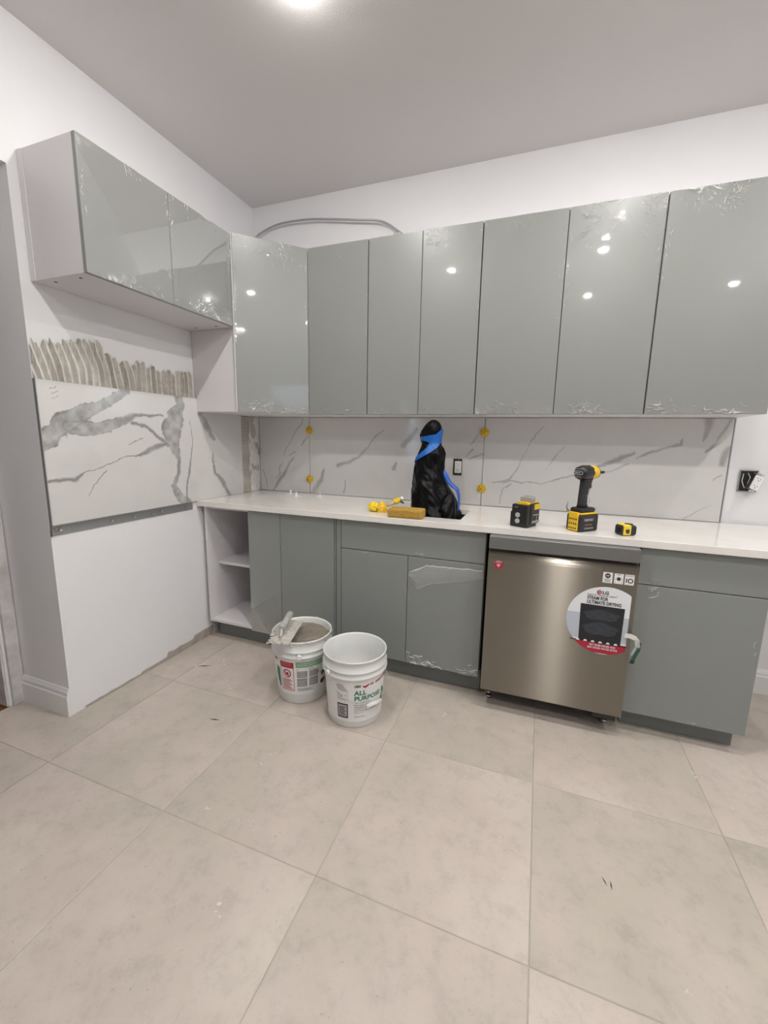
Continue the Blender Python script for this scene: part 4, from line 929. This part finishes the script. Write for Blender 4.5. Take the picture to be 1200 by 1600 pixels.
rin = rr2 * .955 - .0025
Xm, Ym = rin * Rr * np.cos(A_), rin * Rr * np.sin(A_)
Zm = 0.300 + 0.010 * (fbm(Xm * 18 + 3, Ym * 18 + 5, 1) - .5) * 2 + 0.006 * np.sin(Xm * 30 + Ym * 12) + 0.012 * np.clip(1 - np.abs(2 * vn(Xm * 16 + 8, Ym * 16 + 2, 2) - 1) - .6, 0, 1) + 0.008 * Rr ** 4
Xm[-1], Ym[-1], Zm[-1] = Xm[0], Ym[0], Zm[0]
grid('mortar_fill', np.stack([Xm, Ym, Zm], -1), M['mud'], t)
for k in range(26):                                   # dried drips round the rim
    a = random.uniform(0, 2 * PI); z0 = h2 - random.uniform(0, .02); l_ = random.uniform(.004, .016); r_ = rr2 * .985 + .002
    B().tube([(r_ * math.cos(a), r_ * math.sin(a), z0 + .003), ((r_ + .001) * math.cos(a + .02), (r_ + .001) * math.sin(a + .02), z0 - l_)], [random.uniform(.002, .004), .0012], 6).build('dried_drip', M['trowel'], t)

# notched trowel lying across the rim
tr = thing('notched_trowel', 'mortar-crusted notched trowel lying across the rim of the left bucket', 'trowel', (0.837, -0.945, 0.344), 0)
e1 = Vector((-0.28, 0.96, 0)).normalized(); e2 = Vector((e1.y, -e1.x, 0))       # e1 along the plain edge, e2 towards the fill side
pts = []
Lh, Wd = 0.135, 0.055
def q(u, v): p = e1 * u + e2 * v; return (p.x, p.y)
out = [q(-Lh, Wd), q(Lh * .92, Wd)]
n = 11
for k in range(n):                                    # toothed far edge
    u = Lh * .92 - (2 * Lh * .92 + .02) * k / n; du = (2 * Lh * .96) / n
    out += [q(u, -Wd), q(u - du * .5, -Wd), q(u - du * .5, -Wd + .010), q(u - du * .98, -Wd + .010)]
out += [q(-Lh, -Wd)]
for k in range(3):
    v = -Wd + (2 * Wd) * (k + .5) / 4; out += [q(-Lh, v), q(-Lh + .009, v), q(-Lh + .009, v + .012), q(-Lh, v + .012)]
B().prism(out, 2, 0.0, 0.0022).build('blade', M['trowel'], tr)
hp = [e1 * u + e2 * (-.006) + Vector((0, 0, z)) for u, z in ((-.075, .003), (-.060, .016), (-.050, .034), (-.03, .038))]
B().tube(hp, .0075, 8).build('tang', M['trowel'], tr)
hp = [e1 * u + e2 * (-.006) + Vector((0, 0, z)) for u, z in ((-.055, .040), (-.035, .042), (0.0, .044), (.045, .047), (.09, .050), (.100, .0505))]
B().tube(hp, [.0125, .0165, .0175, .0165, .0185, .012], 14).build('handle', mat('dirty_handle', (0.50, 0.49, 0.45), 0.6, vary=(0.30, 0.30, 0.28), vscale=60, bump=.8, bscale=120), tr)
for k in range(16):
    u = random.uniform(-Lh, .0); v = random.uniform(-Wd, .02); c_ = e1 * u + e2 * v; r_ = random.uniform(.006, .016)
    bb = B(); bmesh.ops.create_icosphere(bb.bm, subdivisions=2, radius=r_, matrix=Matrix.Translation((c_.x, c_.y, .003)) @ Matrix.Diagonal((1, random.uniform(.6, 1.4), .45, 1)))
    for v_ in bb.bm.verts: v_.co += Vector((random.uniform(-1, 1), random.uniform(-1, 1), random.uniform(-1, 1))) * r_ * .13; v_.co.z = max(v_.co.z, .0022)
    bb.build('mortar_lump', M['trowel'], tr, smooth=True)

# ------------------------------------------------------------------ faucet wrapped in a bag
bg = thing('wrapped_faucet', 'tall faucet wrapped in a black plastic bag with blue tape', 'faucet', (1.44, -0.37, 0.907))
rows = np.array([(-.18, 1.335, 1.575, -.37, .12), (-.10, 1.33, 1.58, -.37, .135), (-.04, 1.322, 1.582, -.37, .145), (0.0, 1.318, 1.578, -.37, .145), (.045, 1.300, 1.560, -.365, .125), (.10, 1.299, 1.535, -.36, .11), (.15, 1.300, 1.505, -.36, .10),
                 (.21, 1.304, 1.480, -.355, .09), (.27, 1.312, 1.478, -.35, .08), (.325, 1.326, 1.482, -.35, .07), (.352, 1.338, 1.470, -.35, .055), (.375, 1.345, 1.450, -.35, .046), (.398, 1.343, 1.449, -.35, .048),
                 (.420, 1.332, 1.452, -.35, .052), (.445, 1.340, 1.455, -.35, .050), (.470, 1.356, 1.452, -.35, .045), (.490, 1.374, 1.441, -.35, .034), (.503, 1.392, 1.424, -.35, .02)])
def bagpt(th, z, off=0.0, wr=1.0):
    xl, xr, yc, ry = [np.interp(z, rows[:, 0], rows[:, k]) for k in (1, 2, 3, 4)]
    cx, rx = (xl + xr) / 2 - 1.44, (xr - xl) / 2
    n = 0.04 * np.sin(4 * th + 13 * z) + 0.035 * np.sin(7 * th - 22 * z + 1.3) + 0.16 * (vn((th % (2 * PI)) * 2.1 + 4, z * 20, 1) - .5) + 0.09 * (np.abs(2 * vn((th % (2 * PI)) * 4 + z * 18, z * 26, 2) - 1) - .5)
    n = n * wr * np.clip((0.50 - z) / 0.08, 0.25, 1) * np.abs(np.sin(th)) ** 0.4
    f = 1 + n
    return np.stack([cx + (rx + off) * f * np.cos(th), yc + .37 + (ry + off) * f * np.sin(th), z + 0 * th], -1)
TH, ZZ = np.meshgrid(np.linspace(0, 2 * PI, 97), np.linspace(-.18, .503, 110), indexing='ij')
grid('bag', bagpt(TH, ZZ), M['bag'], bg)
tp_ = bagpt(np.linspace(0, 2 * PI, 25)[:-1], np.full(24, .503)); pyd('bag_top', [tuple(p) for p in tp_] + [(tp_[:, 0].mean(), tp_[:, 1].mean(), .508)], [(k, (k + 1) % 24, 24) for k in range(24)], M['bag'], bg, smooth=True)
def tape(f0, f1, off, a0=0, a1=2 * PI, nm='blue_tape'):
    th = np.linspace(a0, a1, 80); T2, S2 = np.meshgrid(th, np.linspace(0, 1, 8), indexing='ij')
    Z2 = f0(T2) * (1 - S2) + f1(T2) * S2
    grid(nm, bagpt(T2, Z2, off, .55), M['blue'], bg)
tape(lambda a: .383 + 0.01 * np.sin(2 * a), lambda a: .420 + .012 * np.cos(a), .004)
tape(lambda a: .325 + .055 * np.cos(a), lambda a: .375 + .085 * np.cos(a), .0065)
# tape tail looping down to the sink
tl = spline([(1.470 - 1.44, -.01, .235), (1.492 - 1.44, -.01, .205), (1.512 - 1.44, -.01, .172), (1.535 - 1.44, -.01, .150), (1.556 - 1.44, -.01, .135), (1.568 - 1.44, -.01, .10), (1.570 - 1.44, -.01, .05), (1.566 - 1.44, -.01, .008)], 30)
V = []; F = []
for i, p in enumerate(tl):
    w_ = .015 - .009 * i / 29; V += [(p[0] - w_ * .7, p[1], p[2] - w_ * .5), (p[0] + w_ * .7, p[1] + .012, p[2] + w_ * .5)]
    if i: F.append((2 * i - 2, 2 * i - 1, 2 * i + 1, 2 * i))
tlo = pyd('tape_tail', V, F, M['bluet'], bg, smooth=True); sm = tlo.modifiers.new('s', 'SOLIDIFY'); sm.thickness = .001
# crumpled lower lobe of the bag
TH, ZZ = np.meshgrid(np.linspace(0, 2 * PI, 61), np.linspace(-.10, .125, 50), indexing='ij')
rx = np.interp(ZZ, [-.10, -.03, .03, .08, .11, .125], [.050, .060, .052, .040, .022, .004]); n = 0.16 * np.sin(4 * TH + 40 * ZZ) + .12 * np.sin(7 * TH - 55 * ZZ) + .3 * (vn(TH * 2 % 12, ZZ * 30, 2) - .5)
n *= np.abs(np.sin(TH / 2))
P = np.stack([.075 + ZZ * .1 + rx * (1 + n * .6) * np.cos(TH), -.085 + .2 * ZZ + rx * .95 * (1 + n) * np.sin(TH), ZZ], -1)
grid('bag_fold', P, M['bag'], bg)

# ------------------------------------------------------------------ sponge
sp = thing('sponge', 'rectangular yellow-brown grout sponge on the counter in front of the bag', 'sponge', (1.338, -0.580, 0.9072), R_(2))
b = B().box(-.092, .092, -.048, .048, 0, .046, bev=.010, seg=3); b.build('foam', M['sponge'], sp)

# crumpled yellow packaging
yp = thing('crumpled_wrapper', 'crumpled bright yellow wrapper with twisted neck beside the sponge', 'wrapper', (1.12, -0.50, 0.907))
def crumple(name, c, rad_, m, seed, rot=None):
    bb = B(); bmesh.ops.create_icosphere(bb.bm, subdivisions=3, radius=1.0); rs2 = np.random.RandomState(seed); T = rs2.randn(7, 3); ph = rs2.rand(7) * 6
    for v in bb.bm.verts:
        d_ = v.co.normalized(); f = 1 + sum(.15 * abs(math.sin(2.6 * (T[k][0] * d_.x + T[k][1] * d_.y + T[k][2] * d_.z) + ph[k])) - .095 for k in range(7))
        p = Vector((d_.x * rad_[0] * f, d_.y * rad_[1] * f, d_.z * rad_[2] * f))
        if rot: p.rotate(rot)
        v.co = Vector(c) + p; v.co.z = max(v.co.z, .0004)
    return bb.build(name, m, yp, smooth=False)
from mathutils import Euler
crumple('wrapper_bundle', (0, 0, .024), (.031, .03, .026), M['yellowb'], 3)
crumple('wrapper_fold', (.052, -.006, .024), (.028, .026, .030), M['yellow'], 5)
B().tube([(.075, 0, .036), (.10, .005, .045), (.125, .01, .058)], [.010, .007, .010], 10).build('twisted_neck', mat('tan_paper', (.55, .42, .25), .6), yp)
crumple('wrapper_end', (.138, .01, .066), (.027, .016, .017), M['yellowb'], 9, Euler((0, R_(-28), 0)))
B().cyl((.158, .008, .080), (.166, .006, .086), .011, .009, n=12).build('pale_rim', M['wplas'], yp)
B().cyl((.160, .002, .066), (.176, -.002, .058), .006, .004, n=10).build('dark_tip', M['ink'], yp)

# white plastic spacer clips
def clip(loc, rz, lab, first=None):
    if first is not None: return dup(first, loc, rz, lab)
    t = thing('spacer_clip', lab, 'spacer clip', loc, rz, group='white tile spacer clips on the counter')
    B().prism([(-.012, -.012), (.012, -.009), (.012, .009), (-.012, .012)], 2, 0, .002).build('base', M['wplas'], t)
    B().prism([(-.010, .001), (-.004, .030), (.004, .030), (.010, .001)], 1, -.001, .001).build('strap', M['wplas'], t)
    B().box(.008, .042, -.003, .003, .0, .004, bev=.001).build('leg', M['wplas'], t)
    return t
c0 = clip((0.330, -0.105, .907), R_(200), 'small white plastic spacer clip on the counter, leftmost of three')
clip((0.430, -0.190, .907), R_(10), 'small white plastic spacer clip on the counter, middle of three', c0)
clip((0.600, -0.170, .907), R_(160), 'small white plastic spacer clip on the counter, rightmost of three', c0)

# ------------------------------------------------------------------ laser level
ll = thing('laser_level', 'black and yellow laser level with two grey discs on its front', 'laser level', (1.925, -0.540, .907), R_(-27))
B().box(-.050, .036, -.062, -.030, 0.0, .074, bev=.006, seg=2).box(-.044, .036, -.062, -.030, .06, .108, bev=.006, seg=2).build('battery_bracket', M['black'], ll)
B().box(-.040, .040, -.032, .055, .012, .112, bev=.008, seg=2).build('body', M['black'], ll)
B().prism([(-.030, .105), (.030, .105), (.030, .113), (.020, .1185), (-.024, .1185)], 1, -.048, .052).build('top_cover', M['yellow'], ll)
B().box(.0385, .0415, -.002, .050, .082, .108, bev=.001).build('side_cover', M['yellow'], ll)
B().box(.0385, .0425, -.020, .050, .020, .030).box(.0385, .0425, -.012, .048, .055, .060).box(.0385, .0425, .02, .024, .03, .055).build('side_rib', M['inkg'], ll)
B().box(.028, .0385, -.05, .03, 0, .014, bev=.002).build('base_foot', M['black'], ll)
for z in (.030, .058):
    B().cyl((-.010, -.0615, z), (-.010, -.0645, z), .0115, n=24).build('magnet', M['inklg'], ll)
B().lathe([(0, .118), (.027, .118), (.028, .122), (.028, .137), (.023, .143), (0, .143)], 20, M=Matrix.Translation((.004, .008, 0)) ).build('lens_dome', M['glass'], ll)
B().cyl((.004, .008, .118), (.004, .008, .136), .010, .007, n=12).build('prism', M['steel'], ll)
B().box(-.026, .036, -.020, -.012, .118, .140, bev=.002).build('guard', M['inkg'], ll)
text_flat('small_print', 'LASER', .007, M['inkg'], ll, (-.030, -.0625, .092), EX, EZ, bold=.02)

# ------------------------------------------------------------------ impact driver
dr_ = thing('impact_driver', 'upright black and yellow cordless impact driver with a large battery', 'power tool', (2.168, -0.532, .907), R_(46))
bt = B().box(-.055, .062, -.040, .040, 0.0, .078, bev=.008, seg=2).build('battery', M['rubber'], dr_)
B().box(-.059, -.030, -.026, .026, .003, .088, bev=.004, seg=2).build('battery_release', M['yellow'], bt)
for j in range(3):
    for k in range(4): B().box(-.0605, -.0585, -.021 + k * .0115, -.015 + k * .0115, .012 + j * .021, .018 + j * .021).build('grip_dot', M['ink'], bt)
B().box(-.052, .058, -.036, .036, .0775, .086, bev=.003).build('battery_shoulder', M['yellow'], bt)
text_flat('battery_lettering', 'FLEXVOLT', .014, M['inklg'], bt, (-.032, -.0405, .050), EX, EZ, bold=.04, sx=.9)
text_flat('battery_lettering', '20V/60V MAX', .008, M['redp'], bt, (-.028, -.0405, .030), EX, EZ, bold=.03)
text_flat('battery_lettering', 'LITHIUM ION', .0095, M['inklg'], bt, (-.028, -.0405, .013), EX, EZ, bold=.03)
B().box(-.050, .048, -.031, .031, .083, .108, bev=.010, seg=3).build('foot_housing', M['black'], dr_)
B().cyl((.044, -.02, .098), (.052, -.02, .098), .008, n=12).build('lamp', M['inkg'], dr_)
# handle: loft of rounded sections
secs = [(-.006, .104, .027, .021), (-.008, .125, .022, .0175), (-.008, .16, .0215, .0165), (-.004, .195, .023, .0175), (.002, .225, .027, .0195), (.006, .240, .032, .023)]
n = 20; V = []; F = []
for xc, z, a, b_ in secs:
    for k in range(n):
        u = 2 * PI * k / n; V.append((xc + a * np.sign(math.cos(u)) * abs(math.cos(u)) ** .8, b_ * np.sign(math.sin(u)) * abs(math.sin(u)) ** .8, z))
for i in range(len(secs) - 1):
    for k in range(n): F.append((i * n + k, i * n + (k + 1) % n, (i + 1) * n + (k + 1) % n, (i + 1) * n + k))
F += [tuple(range(n))[::-1], tuple((len(secs) - 1) * n + k for k in range(n))]
hd = pyd('handle', V, F, M['rubber'], dr_, smooth=True)
B().tube([(.016, -.0172, .128), (.018, -.0172, .150), (-.022, -.0135, .150)], .0011, 6).build('seam', M['inkg'], hd)
B().tube([(-.022, -.0135, .162), (.004, -.0170, .163), (.012, -.0178, .185), (.026, -.0150, .205)], .0011, 6).build('seam', M['inkg'], hd)
B().prism([(.020, .192), (.034, .196), (.030, .215), (.036, .236), (.022, .236)], 1, -.009, .009).build('trigger', M['black'], dr_)
Mh = Matrix.Translation((0, 0, .265)) @ Matrix.Rotation(R_(90), 4, 'Y')
B().lathe([(0, -.052), (.022, -.052), (.031, -.045), (.034, -.030), (.034, .016), (.031, .022), (0, .022)], 8, M=Mh).build('motor_housing', M['black'], dr_)
B().lathe([(.0, .014), (.0315, .014), (.0325, .024), (.0315, .040), (.026, .060), (.019, .066), (0, .066)], 24, M=Mh).build('gear_case', M['yellow'], dr_)
B().lathe([(.0262, .0595), (.0272, .0605), (.021, .069), (.012, .073), (0, .074)], 20, M=Mh).build('nose_bumper', M['rubber'], dr_)
B().cyl((.070, 0, .265), (.090, 0, .265), .0055, n=10).cyl((.090, 0, .265), (.118, 0, .265), .0068, .006, n=10).build('bit_holder', M['black'], dr_)
ring = [(-.0528, .022 * math.cos(a) * 1.05, .265 + .0085 * np.sign(math.sin(a)) * abs(math.sin(a)) ** .5) for a in np.linspace(0, 2 * PI, 40)]
B().tube(ring, .0013, 6).build('rear_badge', M['inklg'], dr_)
text_flat('rear_lettering', 'DEWALT', .0085, M['inklg'], dr_, (-.0528, .0175, .2622), Vector((0, -1, 0)), EZ, bold=.04, sx=.92)
for z in (.2825, .2475): B().box(-.0528, -.051, -.016, .016, z - .0012, z + .0012).build('vent', M['inkg'], dr_)
B().tube([(-.030, .040, .082), (-.040, .050, .088), (-.046, .052, .105), (-.040, .050, .128)], [.004, .005, .0035, .002], 8).build('belt_hook', M['inkg'], dr_)

# ------------------------------------------------------------------ tape measure
tm = thing('tape_measure', 'small black and yellow tape measure lying right of the driver', 'tape measure', (2.345, -0.555, .9072), R_(30))
B().box(-.034, .038, -.026, .030, 0.0, .045, bev=.011, seg=4).build('case', M['rubber'], tm)
B().box(-.030, .006, -.0285, -.016, .003, .047, bev=.004, seg=2).box(-.030, .006, -.02, .024, .0445, .0475, bev=.001).build('front_cover', M['yellowb'], tm)
B().box(-.020, -.004, -.0305, -.024, .012, .030, bev=.001).box(-.024, -.018, -.0305, -.024, .022, .027).build('tape_slot', M['ink'], tm)
B().lathe([(0, .045), (.018, .045), (.017, .0485), (0, .0485)], 24, M=Matrix.Translation((.016, .004, 0))).build('side_disc', M['black'], tm)
B().box(-.034, -.0295, -.024, .010, .008, .040, bev=.002).build('end_cap', M['ink'], tm)

# ------------------------------------------------------------------ specks of dried mortar on the floor
SPK = [(0.45, -0.98, .02), (0.36, -0.86, .015), (0.52, -1.02, .012), (0.60, -1.12, .010), (0.66, -1.22, .012), (0.75, -1.28, .010), (1.01, -1.32, .012), (1.00, -1.39, .014), (0.84, -1.17, .014), (0.30, -0.80, .02),
       (1.62, -0.80, .014), (1.66, -0.83, .010), (1.58, -0.78, .010), (2.66, -0.80, .016), (2.40, -1.60, .010), (0.95, -1.62, .012), (1.22, -1.86, .012), (2.72, -0.92, .010), (0.20, -0.93, .016), (1.42, -1.02, .008), (0.48, -0.90, .01), (0.70, -1.04, .008)]
V = []; F = []
for x, y, r_ in SPK:
    for j in range(random.randint(2, 4)):
        cx, cy, a0, el = x + random.uniform(-1, 1) * r_ * 1.3, y + random.uniform(-1, 1) * r_ * 1.3, random.uniform(0, 6.28), random.uniform(.25, .8); n = 9; b0 = len(V); rr_ = r_ * random.uniform(.25, .6)
        for k in range(n):
            a = 2 * PI * k / n; q1 = rr_ * random.uniform(.6, 1.2) * math.cos(a); q2 = rr_ * el * random.uniform(.5, 1.2) * math.sin(a)
            V.append((cx + q1 * math.cos(a0) - q2 * math.sin(a0), cy + q1 * math.sin(a0) + q2 * math.cos(a0), .0002))
        V.append((cx, cy, .0012)); F += [(b0 + k, b0 + (k + 1) % n, b0 + n) for k in range(n)]
tag(pyd('mortar_specks', V, F, mat('dried_speck', (.66, .64, .59), .8), smooth=True), 'dried white specks of mortar scattered over the floor tiles', 'mortar', kind='stuff')
V = []; F = []
for x, y, L_, a in ((2.245, -1.386, .016, 2.0), (2.262, -1.392, .016, 1.6), (0.635, -1.24, .03, .2), (0.25, -0.90, .045, .5)):
    b0 = len(V); c_, s_ = math.cos(a), math.sin(a)
    for u, v in ((-1, 0), (0, .12), (1, 0), (0, -.12)): V.append((x + L_ * (u * c_ - v * s_), y + L_ * (u * s_ + v * c_), .0006))
    F.append((b0, b0 + 3, b0 + 2, b0 + 1))
tag(pyd('dark_debris', V, F, M['ink']), 'thin dark slivers of debris lying on the floor tiles', 'debris', kind='stuff')
